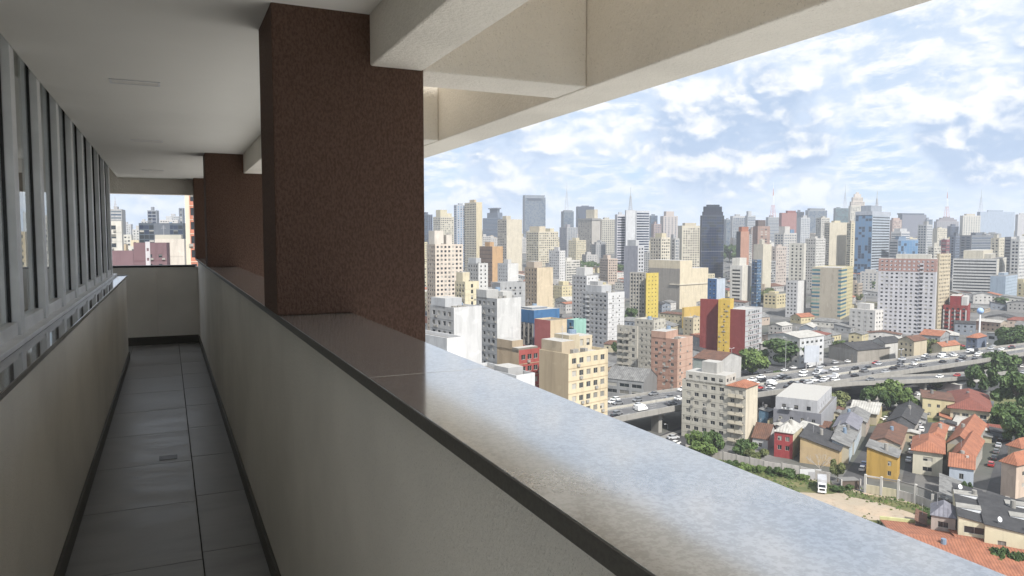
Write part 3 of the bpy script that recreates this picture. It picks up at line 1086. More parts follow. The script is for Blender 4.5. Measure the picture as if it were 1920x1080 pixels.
def bush(label, u, vb, wpx, hpx, k=1, group='bushes'):
    D = gdist(u, vb)
    rad = wpx / F * D / 2; h = hpx / F * D
    t_, e = level_dir(u, vb)
    T = thing('bush', label, 'bush', to_world(t_ * D, D, G(D)), RND.uniform(0, 6.28), group)
    o = link('crown', CROWN[k], T, (0, 0, h * .42)); o.scale = (rad, rad, h * .6)
    st = link('stem', TRUNK[0], T); st.scale = (rad * .8, rad * .8, h * .8)
    return T


# ---- vehicles
M_tyre = plain('tyre', (.02, .02, .02), .8)
M_carglass = glass_c('car_glass', (.012, .015, .018), .05, .8)
M_lampw = plain('head_lamp', (.7, .7, .68), .2)
M_lampr = plain('tail_lamp', (.35, .02, .02), .3)


def paint(name, rgb):
    m, t, p = newmat(name)
    p.inputs['Base Color'].default_value = (*rgb, 1)
    p.inputs['Roughness'].default_value = .35; p.inputs['Coat Weight'].default_value = .6; p.inputs['Coat Roughness'].default_value = .06
    return m


PAINT = {'white': paint('white_car_paint', (.74, .74, .73)), 'silver': paint('silver_car_paint', (.42, .43, .45)),
         'grey': paint('grey_car_paint', (.14, .145, .155)), 'black': paint('black_car_paint', (.015, .015, .018)),
         'red': paint('red_car_paint', (.34, .025, .025)), 'yellow': paint('yellow_car_paint', (.62, .46, .05)),
         'blue': paint('blue_car_paint', (.03, .06, .17))}


def loft(b, secs, mi=0):
    """skin a row of same-length outlines"""
    n = len(secs[0]); i = len(b.v)
    for s in secs: b.v += s
    for a in range(len(secs) - 1):
        for k in range(n):
            p, q = i + a * n + k, i + a * n + (k + 1) % n
            b.f.append((p, q, q + n, p + n)); b.mi.append(mi)
    b.f.append(tuple(i + k for k in reversed(range(n)))); b.mi.append(mi)
    b.f.append(tuple(i + (len(secs) - 1) * n + k for k in range(n))); b.mi.append(mi)


def sec(x, w0, w1, z0, z1):
    return [(x, -w0, z0), (x, w0, z0), (x, w0 * 1.0, (z0 + z1) * .5), (x, w1, z1), (x, -w1, z1), (x, -w0 * 1.0, (z0 + z1) * .5)]


CARM = {}


def car_meshes(kind):
    if kind in CARM: return CARM[kind]
    b, g = MB(), MB()
    if kind == 'hatch':
        loft(b, [sec(-1.95, .74, .70, .32, .85), sec(-1.8, .84, .78, .24, .98), sec(-.2, .87, .80, .22, .98), sec(.75, .87, .80, .22, .95), sec(1.65, .83, .74, .24, .80), sec(1.98, .70, .62, .32, .66)])
        loft(b, [sec(-1.55, .60, .58, 1.36, 1.44), sec(-.9, .66, .62, 1.40, 1.50), sec(.05, .66, .62, 1.40, 1.50), sec(.30, .60, .58, 1.36, 1.43)])
        loft(g, [sec(-1.85, .74, .60, .96, 1.0), sec(-1.50, .75, .61, .96, 1.38), sec(.25, .75, .61, .96, 1.40), sec(.95, .74, .66, .94, .97)])
        wx = (-1.25, 1.25)
    elif kind == 'sedan':
        loft(b, [sec(-2.2, .74, .68, .34, .80), sec(-2.05, .84, .76, .25, .96), sec(-1.2, .87, .80, .22, 1.0), sec(.8, .87, .80, .22, .96), sec(1.85, .83, .74, .24, .80), sec(2.2, .70, .62, .32, .64)])
        loft(b, [sec(-1.0, .60, .57, 1.34, 1.42), sec(-.6, .65, .61, 1.38, 1.47), sec(.15, .65, .61, 1.38, 1.47), sec(.40, .60, .57, 1.34, 1.42)])
        loft(g, [sec(-1.55, .74, .62, .97, 1.0), sec(-.98, .74, .60, .97, 1.36), sec(.36, .74, .60, .96, 1.37), sec(1.05, .74, .66, .94, .97)])
        wx = (-1.4, 1.4)
    elif kind == 'suv':
        loft(b, [sec(-2.2, .80, .76, .38, 1.0), sec(-2.1, .90, .84, .30, 1.15), sec(.7, .92, .86, .28, 1.15), sec(1.8, .88, .80, .30, 1.0), sec(2.2, .78, .70, .38, .85)])
        loft(b, [sec(-1.95, .68, .66, 1.58, 1.68), sec(-1.2, .72, .68, 1.62, 1.74), sec(.0, .72, .68, 1.62, 1.74), sec(.35, .66, .64, 1.58, 1.68)])
        loft(g, [sec(-2.05, .82, .70, 1.13, 1.17), sec(-1.9, .82, .68, 1.13, 1.60), sec(.3, .82, .68, 1.13, 1.62), sec(.95, .80, .74, 1.11, 1.15)])
        wx = (-1.4, 1.4)
    else:           # van
        loft(b, [sec(-2.4, .90, .86, .35, 2.05), sec(-2.3, .95, .88, .30, 2.2), sec(.9, .95, .88, .30, 2.2), sec(1.3, .95, .85, .30, 1.95), sec(1.95, .93, .82, .30, 1.20), sec(2.4, .84, .74, .36, .95)])
        loft(g, [sec(.95, .965, .90, 1.25, 1.75), sec(1.28, .962, .872, 1.25, 1.74)])
        loft(g, [sec(1.40, .86, .83, 1.55, 1.90), sec(2.0, .85, .82, 1.18, 1.23)])
        wx = (-1.5, 1.5)
    L = max(v[0] for v in b.v)
    for sy in (-1, 1):
        b.box(L - .20, sy * .52 - .13, .60, L - .02, sy * .52 + .13, .72, 1)
        b.box(-L - .01, sy * .60 - .10, .66, -L + .2, sy * .60 + .10, .80, 2)
    wh = MB(); wh.tube((0, -.1, 0), (0, .1, 0), .31, .31, 10)
    CARM[kind] = (b, g.mesh('car_window', M_carglass), wx, wh.mesh('wheel', M_tyre), {})
    return CARM[kind]


CARFOOT = []


def car(label, p, ang, kind, colour, group):
    b, gm, wx, wm, cache = car_meshes(kind)
    if colour not in cache: cache[colour] = b.mesh('car', [PAINT[colour], M_lampw, M_lampr])
    o = link('car', cache[colour], None, p, ang)
    tag(o, label, 'car', group)
    link('car_window', gm, o)
    for x in wx:
        for y in (-.80, .80): link('wheel', wm, o, (x, y, .31))
    return o


def motorbike(label, p, ang, group):
    T = thing('motorcycle', label, 'motorcycle', p, ang, group)
    b = MB(); b.box(-.55, -.13, .45, .5, .13, .85); b.tube((.5, -.35, 1.05), (.5, .35, 1.05), .03, .03, 4); b.box(-.75, -.2, .8, -.35, .2, 1.1)
    b.build('frame', M_dark, T)
    for x in (-.65, .65):
        wb = MB(); wb.tube((0, -.06, 0), (0, .06, 0), .3, .3, 10); wb.build('wheel', M_tyre, T, (x, 0, .3))
    return T

# ================================================================= the city: blocks by the viaduct
B = building
g = G_
BA = 'mid-rise blocks near the viaduct'
# -- left of the viaduct
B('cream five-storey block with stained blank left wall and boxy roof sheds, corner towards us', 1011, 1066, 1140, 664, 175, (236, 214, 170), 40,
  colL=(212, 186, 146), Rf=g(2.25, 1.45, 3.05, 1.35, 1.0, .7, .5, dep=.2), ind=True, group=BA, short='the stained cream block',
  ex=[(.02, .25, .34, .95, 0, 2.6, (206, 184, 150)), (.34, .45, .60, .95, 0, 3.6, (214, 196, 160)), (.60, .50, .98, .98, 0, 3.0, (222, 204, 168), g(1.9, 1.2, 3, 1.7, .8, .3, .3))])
B('coral red block with tan blank side wall, squeezed behind the cream block', 932, 973, 1013, 657, 190, (206, 88, 82), 40, colL=(204, 176, 138), group=BA,
  Rf=g(2.3, 1.45, 3.05, 1.35, 1.0, .5, .6), ind=True, short='the coral red block',
  ex=[(.0, .3, .5, 1.0, 0, 2.2, (196, 172, 138)), (.0, .02, .9, .3, 0, .5, (150, 140, 125))])
B('low white block right under the coping, left of the coral block', 880, 968, 1003, 704, 150, (226, 228, 230), 38, colL=(205, 208, 212), group=BA,
  ex=[(.1, .2, .9, .5, 0, 1.0, (190, 190, 190))])
B('plain white cube of a block nearest below the parapet beside the column', 760, 838, 870, 634, 150, (238, 238, 238), 40, colL=(205, 207, 212), group=BA, tank=False)
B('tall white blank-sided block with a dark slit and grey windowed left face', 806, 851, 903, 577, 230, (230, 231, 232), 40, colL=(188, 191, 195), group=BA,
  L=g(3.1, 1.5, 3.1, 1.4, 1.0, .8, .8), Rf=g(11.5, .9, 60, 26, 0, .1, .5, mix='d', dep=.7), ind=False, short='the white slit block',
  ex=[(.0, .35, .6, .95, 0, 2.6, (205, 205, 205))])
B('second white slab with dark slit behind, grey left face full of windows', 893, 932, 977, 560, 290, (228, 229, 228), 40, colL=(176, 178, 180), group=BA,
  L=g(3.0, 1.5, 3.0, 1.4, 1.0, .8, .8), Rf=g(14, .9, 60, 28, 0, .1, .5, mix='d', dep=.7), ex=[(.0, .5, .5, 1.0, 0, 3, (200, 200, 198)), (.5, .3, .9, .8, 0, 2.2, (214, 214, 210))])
B('block with bright blue painted roof storey over a grey ribbed front', 959, 1001, 1049, 606, 310, (84, 140, 196), 40, colL=(158, 154, 148), group=BA,
  L=g(3.0, 1.5, 3.1, 1.9, .6, .3, .4, mix='d', pr=.7), ex=[(0, .0, 1, 1, 0, 5.4, (66, 130, 196)), (.1, .2, .7, .7, 5.4, 6.2, (150, 160, 175))], short='the blue topped block')
B('narrow block with pink end wall and cream side', 1002, 1032, 1063, 601, 292, (228, 202, 160), 40, colL=(204, 100, 98), group=BA, tank=False)
B('narrow block with blue left face and mint green side wall', 1062, 1076, 1099, 600, 305, (152, 214, 196), 42, colL=(88, 146, 192), L=g(2.6, 1.2, 3, 1.3, 1, .4, .6), group=BA, tank=False)
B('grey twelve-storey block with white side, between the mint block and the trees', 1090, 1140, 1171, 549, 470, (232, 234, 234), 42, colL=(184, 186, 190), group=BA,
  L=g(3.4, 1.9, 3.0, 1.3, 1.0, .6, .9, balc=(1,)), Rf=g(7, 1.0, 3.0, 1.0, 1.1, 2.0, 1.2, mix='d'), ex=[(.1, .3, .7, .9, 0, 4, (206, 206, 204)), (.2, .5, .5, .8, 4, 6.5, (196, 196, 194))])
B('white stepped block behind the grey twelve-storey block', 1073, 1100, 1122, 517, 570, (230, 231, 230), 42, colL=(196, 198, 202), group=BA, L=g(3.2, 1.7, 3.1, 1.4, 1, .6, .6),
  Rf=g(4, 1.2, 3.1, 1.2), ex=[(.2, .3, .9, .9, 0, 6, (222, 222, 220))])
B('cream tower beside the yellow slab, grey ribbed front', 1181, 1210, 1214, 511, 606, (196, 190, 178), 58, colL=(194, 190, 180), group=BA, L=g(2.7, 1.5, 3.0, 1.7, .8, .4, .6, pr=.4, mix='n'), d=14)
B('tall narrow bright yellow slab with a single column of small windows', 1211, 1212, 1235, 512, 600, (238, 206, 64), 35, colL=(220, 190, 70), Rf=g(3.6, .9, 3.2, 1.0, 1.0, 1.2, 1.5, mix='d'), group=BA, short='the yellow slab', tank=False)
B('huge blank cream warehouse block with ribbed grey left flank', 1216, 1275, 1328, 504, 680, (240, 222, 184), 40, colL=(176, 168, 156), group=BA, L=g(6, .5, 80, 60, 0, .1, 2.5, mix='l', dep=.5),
  ex=[(0, 0, .42, 1, 0, 7.5, (238, 220, 182)), (-.02, -.02, 1.0, .3, -15, -14, (240, 226, 196))], short='the cream warehouse block')
B('yellow painted low block below the warehouse', 1279, 1283, 1316, 577, 560, (240, 192, 78), 40, group=BA, tank=False)
B('sand coloured small block with few windows beside the yellow low block', 1281, 1300, 1320, 596, 510, (222, 204, 164), 42, colL=(196, 182, 150), Rf=g(3.4, 1.2, 3, 1.2), L=g(3, 1.1, 3, 1.2), group=BA)
B('dark red windowless slab, left half of the red and yellow pair', 1313, 1351, 1353, 562, 440, (186, 66, 62), 62, colL=(170, 62, 58), group=BA, tank=False, short='the dark red slab')
B('yellow stair tower between the two dark red slabs', 1347, 1369, 1376, 562, 431, (242, 196, 60), 62, colL=(236, 190, 56), L=g(5.2, .7, 3.0, .8, 1, .2, 1.2, mix='d'), group=BA, tank=False)
B('dark red slab with pale grey windowed flank, right half of the red and yellow pair', 1364, 1398, 1429, 581, 426, (204, 208, 206), 50, colL=(172, 64, 60),
  Rf=g(2.9, 1.9, 3.0, 1.5, .8, 4.0, .6), group=BA, tank=False, short='the grey flanked slab')
B('old cream apartment block with stacked balconies left of the pink block', 1157, 1195, 1197, 612, 350, (206, 198, 180), 52, colL=(204, 198, 182), L=g(3.4, 1.5, 3.0, 1.7, .6, .4, .6, balc=(0, 1)), group=BA, d=12, ind=True)
B('old cream block with paired windows, between the balcony block and the pink block', 1190, 1226, 1248, 600, 368, (214, 208, 190), 46, colL=(208, 202, 186), L=g(2.6, 1.1, 3.0, 1.3, 1, .5, .6), Rf=g(3, 1.2, 3, 1.3), group=BA, ind=True)
B('salmon pink seven-storey block with a recessed window shaft', 1221, 1271, 1299, 636, 325, (226, 178, 150), 50, colL=(206, 152, 128), L=g(3.6, 1.5, 3.0, 1.3, 1, .6, 1.2), Rf=g(5.0, 1.4, 3.0, 1.3, 1, .4, .8, sk=(1, 2)), group=BA, ind=True,
  ex=[(.0, .45, .8, 1.0, 0, 2.8, (216, 164, 138))], short='the salmon pink block')
# grey white block with orange roof caps, right on the viaduct edge
T8 = B('worn off-white eight-storey block with orange roof caps standing at the edge of the viaduct', 1279, 1366, 1386, 722, 250, (226, 222, 208), 49, colL=(214, 210, 196),
       L=g(3.0, 1.7, 3.0, 1.35, .95, .9, .5), Rf=None, group=BA, ind=True, tank=False, short='the orange capped block',
       ex=[(.0, .06, .95, .92, 0, 3.0, (216, 212, 200), g(2.8, 1.5, 3, 1.2, 1, .4, .4)), (.2, .3, .8, .62, 3.0, 6.8, (200, 198, 192))])
T9 = B('projecting balcony bay with a small orange tiled cap, right flank of the off-white block', 1364, 1399, 1421, 727, 246, (236, 224, 196), 49, colL=(214, 208, 192),
       L=g(2.9, 1.4, 3.0, 1.3, 1, .5, .6, balc=(0, 1)), group=BA, ind=True, roof=('hip', 'orange', 1.6, .5))
# -- right of the viaduct, middle distance
TG = B('tan slab with green and blue striped window strips up both edges', 1523, 1578, 1600, 502, 610, (222, 208, 150), 55, colL=(196, 184, 162), group=BA, short='the green striped slab', tank=False,
  Rf=g(3.2, 1.4, 3.1, 1.2, 1, .5, .8))
B('large white apartment block with rose coloured top storeys and dark balcony columns', 1648, 1756, 1762, 486, 520, (214, 214, 222), 58, colL=(214, 214, 224), group=BA, short='the rose topped block',
  L=g(3.0, 1.5, 2.75, 1.25, 1.0, .9, 1.2, mix='n', balc=(8, 11)), ex=[(-.003, -.003, 1.003, 1.003, -9.0, .1, (196, 150, 140), g(3.0, 1.5, 2.75, 1.25, 1.0, .9, .8)), (.1, .1, .9, .7, 0, 3.2, (214, 208, 200))], ind=False)
B('yellowish block attached behind the rose topped white block', 1757, 1762, 1783, 476, 545, (226, 212, 168), 40, Rf=g(3, 1.5, 2.8, 1.3), group=BA)
RB = B('red six-storey block with white pilasters between its windows', 1769, 1815, 1823, 573, 540, (184, 62, 66), 55, colL=(184, 62, 68), L=g(3.4, 1.5, 3.0, 1.5, .9, .8, 1.5, balc=(0, 2, 4)), group=BA, short='the red pilaster block',
  ex=[(.1, .3, .9, .75, 0, 6.5, (190, 60, 62)), (.1, .05, .9, .28, 0, 6, (226, 222, 220))], tank=False)
B('white block with continuous horizontal window bands', 1787, 1870, 1896, 486, 800, (226, 224, 212), 52, colL=(222, 224, 226), L=g(99, 90, 3.3, 1.5, 1.1, .8, 1, mix='d'), Rf=g(5, 1.5, 3.3, 1.4), group=BA, short='the white banded block',
  ex=[(.1, .35, .9, .8, 0, 9, (226, 216, 190)), (.2, .2, .6, .35, 0, 5, (210, 205, 190))])
B('light blue rendered block with scattered small windows', 1857, 1886, 1908, 518, 740, (178, 200, 222), 45, colL=(164, 190, 216), Rf=g(4, 1.3, 3.2, 1.2, mix='d'), group=BA)
B('white ten-storey block with dark balconies running across its front', 1369, 1392, 1408, 498, 700, (236, 230, 214), 48, colL=(222, 220, 214), L=g(99, 8, 3.4, 1.7, .9, 1.0, 3, mix='d', dep=.9), group=BA, ex=[(.1, .3, .9, .9, 0, 7, (230, 226, 214))])
B('bright blue low block right of the warehouse', 1327, 1344, 1360, 523, 560, (200, 214, 232), 45, colL=(60, 116, 184), group=BA, L=g(3, 1.4, 3, 1.3, mix='b'))
B('slim blue glass block behind the balcony block', 1410, 1420, 1428, 487, 700, (96, 146, 196), 45, colL=(70, 110, 160), L=g(2.6, 2.2, 3, 2.4, .3, .2, .4, mix='b'), Rf=g(2.6, 2.0, 3, 2.2, .4, .2, .4, mix='b'), group=BA)
B('blank cream slab tower right of the blue glass block', 1413, 1431, 1447, 458, 800, (224, 214, 190), 45, colL=(206, 198, 178), group=BA)
B('white tower with small dark square windows', 1480, 1508, 1512, 456, 720, (224, 220, 208), 52, colL=(222, 220, 212), L=g(3.4, 1.7, 3.2, 1.7, .8, 1.2, 1, mix='d'), group=BA)
B('white low office with square black windows', 1474, 1496, 1512, 527, 620, (236, 236, 236), 48, colL=(216, 216, 218), L=g(3, 1.4, 3.1, 1.4, mix='d'), group=BA)
B('white striped apartment tower behind the tan slab', 1510, 1530, 1548, 447, 820, (226, 222, 216), 45, colL=(206, 204, 200), L=g(3, 1.5, 3, 1.4), Rf=g(3, 1.6, 3, 1.4), group=BA)
# left group behind
B('tall cream tower with two roof heads and pink spandrels, next to the column', 800, 816, 868, 458, 520, (240, 222, 202), 36, colL=(206, 186, 164), L=g(3, 1.6, 3, 1.5), Rf=g(3.1, 1.7, 3.0, 1.5, .9, .5, .6), group=BA, short='the cream column tower',
  ex=[(.04, .2, .36, .9, 0, 9.5, (238, 226, 210)), (.46, .2, .66, .9, 0, 6.5, (234, 222, 206)), (.7, .1, 1.0, .9, -14, -13.9, (220, 205, 190))])
B('white block with a grey front and one column of windows on its white side', 876, 897, 915, 494, 560, (230, 230, 228), 42, colL=(188, 190, 188), L=g(3, 1.4, 3, 1.4), Rf=g(5, 1.3, 3, 1.4, mix='d'), group=BA, ex=[(.0, .2, .5, .9, 0, 4, (206, 206, 204))])
B('pale yellow block with a dark central window strip', 853, 872, 898, 528, 410, (244, 230, 186), 40, colL=(226, 212, 172), L=g(3, 1.4, 3, 1.3), Rf=g(4.6, 1.5, 3.2, 2.0, .7, 2.2, 1, mix='d', sk=(1,)), group=BA, ex=[(.05, .3, .55, .95, 0, 5, (236, 220, 180))])
B('low grey industrial hall with two rows of little windows', 923, 938, 985, 530, 430, (186, 188, 190), 35, colL=(170, 172, 176), Rf=g(3.2, 1.2, 3.4, 1.2, 1, 2, 1.6, mix='d'), group=BA, tank=False)
B('beige slab with tan windowed front and blank cream side', 984, 1007, 1037, 502, 540, (234, 210, 170), 38, colL=(186, 164, 138), L=g(3.0, 1.3, 3.0, 1.5, 1, .6, .8, mix='d'), group=BA, short='the blank beige slab', ex=[(.05, .3, .55, .95, 0, 4.2, (206, 186, 156))])
B('white flat topped low block between the towers', 933, 952, 972, 494, 640, (236, 236, 234), 40, colL=(210, 210, 212), L=g(3, 1.2, 3, 1.2), group=BA)
B('brown brick block with sunny orange side', 899, 923, 943, 462, 820, (222, 170, 110), 40, colL=(146, 118, 98), group=BA, L=g(99, 30, 4.5, .5, 1, .3, 1, mix='d'), short='the brown brick block')
B('small white apartment block by the park trees', 1029, 1049, 1060, 470, 850, (230, 230, 228), 45, colL=(206, 206, 208), L=g(3, 1.6, 3, 1.4), Rf=g(3, 1.2, 3, 1.2), group=BA)

# -- window view over the end wall, far left
LV = 'blocks seen over the end wall'
B('orange and cream striped tower cut by the brown corner column', 341, 345, 385, 300, 160, (236, 134, 100), 20, colL=(236, 214, 186), Rf=g(1.5, 1.0, 3.0, 1.6, .9, .9, .6, mix='d'), cat='building', group=LV, d=16, ex=[(-.02, -.02, .19, .2, -75, 0, (240, 222, 196))], tank=False)
B('purple red block with a white stair shaft, left of the cream block', 246, 250, 312, 455, 230, (146, 108, 116), 15, colL=(140, 86, 96), Rf=g(2.6, 1.0, 3, 1.0, 1, .4, 2.6, sk=(0, 3)), group=LV, ex=[(.36, -.03, .50, .06, -40, .3, (222, 216, 222), g(1.4, .6, 3, .9))], tank=False, d=14)
B('lower purple red block at the left of the same row', 208, 210, 250, 470, 250, (152, 114, 122), 15, colL=(140, 86, 96), group=LV, tank=False, d=14, Rf=g(12, .6, 60, 40, 0, .2, .8, mix='l', dep=.4))
B('cream block with a plain face right of the purple block', 286, 290, 345, 448, 270, (232, 226, 206), 15, group=LV, Rf=g(6, 1.3, 3.2, 1.3, 1, .6, 3, mix='n', sk=(0,)), d=16, ex=[(.0, .1, .9, .6, 0, 1.5, (214, 208, 190))])
B('wide dark slate office block with glass corners, in the middle of the end opening', 257, 260, 343, 418, 520, (92, 106, 122), 12, colL=(70, 82, 100), Rf=g(3.2, 2.9, 3.4, 2.6, .4, .2, 1.2, mix='k'), name='office_block', group=LV, ex=[(.34, -.02, .7, .05, -26, 0, (112, 122, 136))], d=20)
B('slim framed tower rising behind the slate office block', 273, 276, 293, 394, 900, (150, 160, 176), 15, Rf=g(5, 4, 4, 3, .5, .5, 1, mix='k'), name='office_tower', group=LV)
B('pale block with a roof mast at the left edge of the end opening', 200, 206, 228, 392, 800, (196, 194, 196), 20, Rf=g(99, 60, 3.4, 1.6, 1, .5, 1, mix='g'), group=LV, mast=(.3, .5, 14, False))
B('dark grey thin tower left of the orange striped tower', 333, 335, 343, 390, 1000, (110, 122, 140), 15, Rf=g(3, 2, 3.4, 2), name='office_tower', group=LV)
for i, (a, b_, vt, D, c_) in enumerate([(228, 246, 440, 640, (226, 220, 206)), (243, 260, 450, 560, (238, 218, 176)), (206, 226, 446, 560, (200, 194, 188)), (228, 258, 462, 420, (232, 226, 214)),
                                         (246, 268, 430, 900, (220, 216, 210)), (297, 333, 412, 980, (228, 224, 220)), (206, 236, 458, 380, (216, 190, 150)), (293, 318, 428, 720, (212, 206, 200)), (222, 245, 420, 1200, (206, 206, 210)),
                                         (312, 336, 405, 1300, (200, 206, 214)), (262, 276, 414, 1100, (214, 210, 204))]):
    B(['white block with rows of windows low in the end opening', 'yellowish block beside the slate office block', 'greyish block under the mast block', 'off-white low block in front of the white blocks',
       'distant white block left of the framed tower', 'far white slab above the slate office roof', 'sand coloured block at the left edge of the end opening', 'grey white block behind the slate office',
       'hazy block beside the mast block', 'hazy blue white block near the thin dark tower', 'hazy cream block left of the framed tower'][i], a, a + 2, b_, vt, D, c_, 15, Rf=g(3.1, 1.6, 3.1, 1.4), group=LV, d=16)

rg0 = random.Random(77)
GCOL = [((206, 200, 190), 'greyish'), ((232, 226, 214), 'off-white'), ((216, 196, 160), 'sand coloured'), ((196, 204, 212), 'pale blue grey'), ((222, 214, 206), 'cream')]
uu = -40
i0 = 0
while uu < 205:
    wpx = rg0.uniform(18, 38)
    Dd = rg0.choice((260, 340, 420, 560, 700))
    cc, cnm = GCOL[i0 % 5]
    B(f'{cnm} block seen through the left window glass, {["low", "mid-height", "tall"][i0 % 3]}', uu, uu + 2, uu + wpx, rg0.uniform(395, 465), Dd, cc, rg0.uniform(12, 22), Rf=g(3.1, 1.6, 3.1, 1.4), group='blocks behind the left windows', d=14, tank=False)
    uu += wpx * .8; i0 += 1

# ================================================================= the far ridge skyline
OT = 'office_tower'
SK = 'towers on the far ridge'
def S(label, uL, uC, uR, vt, D, col, **k):
    k.setdefault('name', OT); k.setdefault('group', SK); k.setdefault('cat', 'tower')
    return B(label, uL, uC, uR, vt, D, col, **k)
ft = lambda mix='n', c=4, w=2.2, f=3.6, h=1.9: g(c, w, f, h, 1, .8, 1.5, mix=mix)
gl = lambda mix: g(4, 3.7, 3.6, 3.2, .2, .3, 1.5, mix=mix)
bd = lambda mix='d', f=3.7, h=1.7: g(999, 90, f, h, 1, .8, 2.5, mix=mix)
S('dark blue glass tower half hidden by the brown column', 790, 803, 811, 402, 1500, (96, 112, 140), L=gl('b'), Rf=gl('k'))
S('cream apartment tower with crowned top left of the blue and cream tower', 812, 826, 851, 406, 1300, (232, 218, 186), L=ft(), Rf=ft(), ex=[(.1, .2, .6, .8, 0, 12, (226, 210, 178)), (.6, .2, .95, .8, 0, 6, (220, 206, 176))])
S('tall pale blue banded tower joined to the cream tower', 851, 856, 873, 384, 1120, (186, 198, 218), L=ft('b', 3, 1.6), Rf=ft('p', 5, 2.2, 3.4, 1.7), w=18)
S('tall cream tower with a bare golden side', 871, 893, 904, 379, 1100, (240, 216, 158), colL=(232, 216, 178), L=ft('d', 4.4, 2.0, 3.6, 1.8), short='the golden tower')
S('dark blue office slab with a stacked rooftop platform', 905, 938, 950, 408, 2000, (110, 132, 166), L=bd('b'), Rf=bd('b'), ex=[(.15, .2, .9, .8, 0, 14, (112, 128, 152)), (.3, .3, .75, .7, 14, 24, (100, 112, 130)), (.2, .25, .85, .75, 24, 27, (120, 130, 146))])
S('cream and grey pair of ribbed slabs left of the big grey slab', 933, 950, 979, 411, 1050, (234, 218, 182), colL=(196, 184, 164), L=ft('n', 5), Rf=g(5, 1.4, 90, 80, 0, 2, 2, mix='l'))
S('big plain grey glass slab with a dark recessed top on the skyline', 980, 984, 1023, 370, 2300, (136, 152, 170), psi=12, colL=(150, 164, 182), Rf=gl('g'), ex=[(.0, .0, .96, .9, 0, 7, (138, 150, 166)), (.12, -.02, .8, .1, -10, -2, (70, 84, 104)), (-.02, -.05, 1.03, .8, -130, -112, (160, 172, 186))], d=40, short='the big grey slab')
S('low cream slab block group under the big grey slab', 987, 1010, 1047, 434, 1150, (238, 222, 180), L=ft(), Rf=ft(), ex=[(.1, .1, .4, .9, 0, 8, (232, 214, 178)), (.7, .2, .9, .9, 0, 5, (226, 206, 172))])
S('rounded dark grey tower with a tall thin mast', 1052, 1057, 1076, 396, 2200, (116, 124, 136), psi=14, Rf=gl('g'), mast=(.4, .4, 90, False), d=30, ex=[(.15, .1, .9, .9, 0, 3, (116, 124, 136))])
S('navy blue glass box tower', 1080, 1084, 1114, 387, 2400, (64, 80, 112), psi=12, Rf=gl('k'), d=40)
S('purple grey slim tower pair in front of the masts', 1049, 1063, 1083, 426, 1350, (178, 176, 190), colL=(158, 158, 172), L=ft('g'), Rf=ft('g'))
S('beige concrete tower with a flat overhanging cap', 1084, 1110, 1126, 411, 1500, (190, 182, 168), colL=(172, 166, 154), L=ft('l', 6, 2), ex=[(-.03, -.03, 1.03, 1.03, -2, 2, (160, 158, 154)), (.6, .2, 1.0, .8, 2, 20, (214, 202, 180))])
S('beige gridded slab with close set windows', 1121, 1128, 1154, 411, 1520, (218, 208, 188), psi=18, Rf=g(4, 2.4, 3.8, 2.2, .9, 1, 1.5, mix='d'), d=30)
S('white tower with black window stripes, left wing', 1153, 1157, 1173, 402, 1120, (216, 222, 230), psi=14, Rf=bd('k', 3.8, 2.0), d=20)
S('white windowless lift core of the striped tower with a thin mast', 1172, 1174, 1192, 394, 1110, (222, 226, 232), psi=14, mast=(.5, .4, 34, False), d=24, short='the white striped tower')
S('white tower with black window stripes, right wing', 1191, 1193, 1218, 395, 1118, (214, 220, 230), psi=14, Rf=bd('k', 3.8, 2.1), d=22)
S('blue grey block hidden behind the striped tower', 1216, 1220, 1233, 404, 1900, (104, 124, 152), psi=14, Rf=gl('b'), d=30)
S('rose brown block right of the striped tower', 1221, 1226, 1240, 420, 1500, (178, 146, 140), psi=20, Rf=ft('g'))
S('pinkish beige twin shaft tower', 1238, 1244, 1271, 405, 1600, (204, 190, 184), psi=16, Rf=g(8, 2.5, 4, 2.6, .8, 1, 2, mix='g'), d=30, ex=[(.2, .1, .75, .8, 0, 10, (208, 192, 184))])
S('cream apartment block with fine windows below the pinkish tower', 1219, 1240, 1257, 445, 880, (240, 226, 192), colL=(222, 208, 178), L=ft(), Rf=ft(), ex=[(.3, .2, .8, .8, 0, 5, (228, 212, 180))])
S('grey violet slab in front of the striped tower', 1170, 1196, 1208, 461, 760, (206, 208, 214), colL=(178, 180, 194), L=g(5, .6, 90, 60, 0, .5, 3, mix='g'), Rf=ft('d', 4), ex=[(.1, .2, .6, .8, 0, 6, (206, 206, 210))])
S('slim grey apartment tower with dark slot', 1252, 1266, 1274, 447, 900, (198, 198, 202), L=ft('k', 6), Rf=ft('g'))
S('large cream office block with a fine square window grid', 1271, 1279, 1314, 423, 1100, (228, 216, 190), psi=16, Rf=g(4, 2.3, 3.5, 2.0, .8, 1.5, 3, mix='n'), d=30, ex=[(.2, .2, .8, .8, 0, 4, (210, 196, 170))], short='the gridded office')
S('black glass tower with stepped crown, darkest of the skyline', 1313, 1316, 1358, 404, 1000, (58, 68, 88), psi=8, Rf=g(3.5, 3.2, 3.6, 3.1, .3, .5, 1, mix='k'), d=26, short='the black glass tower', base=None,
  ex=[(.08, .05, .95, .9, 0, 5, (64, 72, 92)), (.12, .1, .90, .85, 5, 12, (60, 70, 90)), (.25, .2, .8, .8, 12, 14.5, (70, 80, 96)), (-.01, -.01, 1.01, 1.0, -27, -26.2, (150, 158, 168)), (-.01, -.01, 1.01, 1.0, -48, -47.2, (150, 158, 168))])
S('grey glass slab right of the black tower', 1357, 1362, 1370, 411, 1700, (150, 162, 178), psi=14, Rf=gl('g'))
S('pale blue grey slab with a glazed face', 1369, 1374, 1398, 405, 1800, (190, 196, 200), psi=14, Rf=g(5, 4, 3.8, 3, .4, 1, 4, mix='g'), d=30)
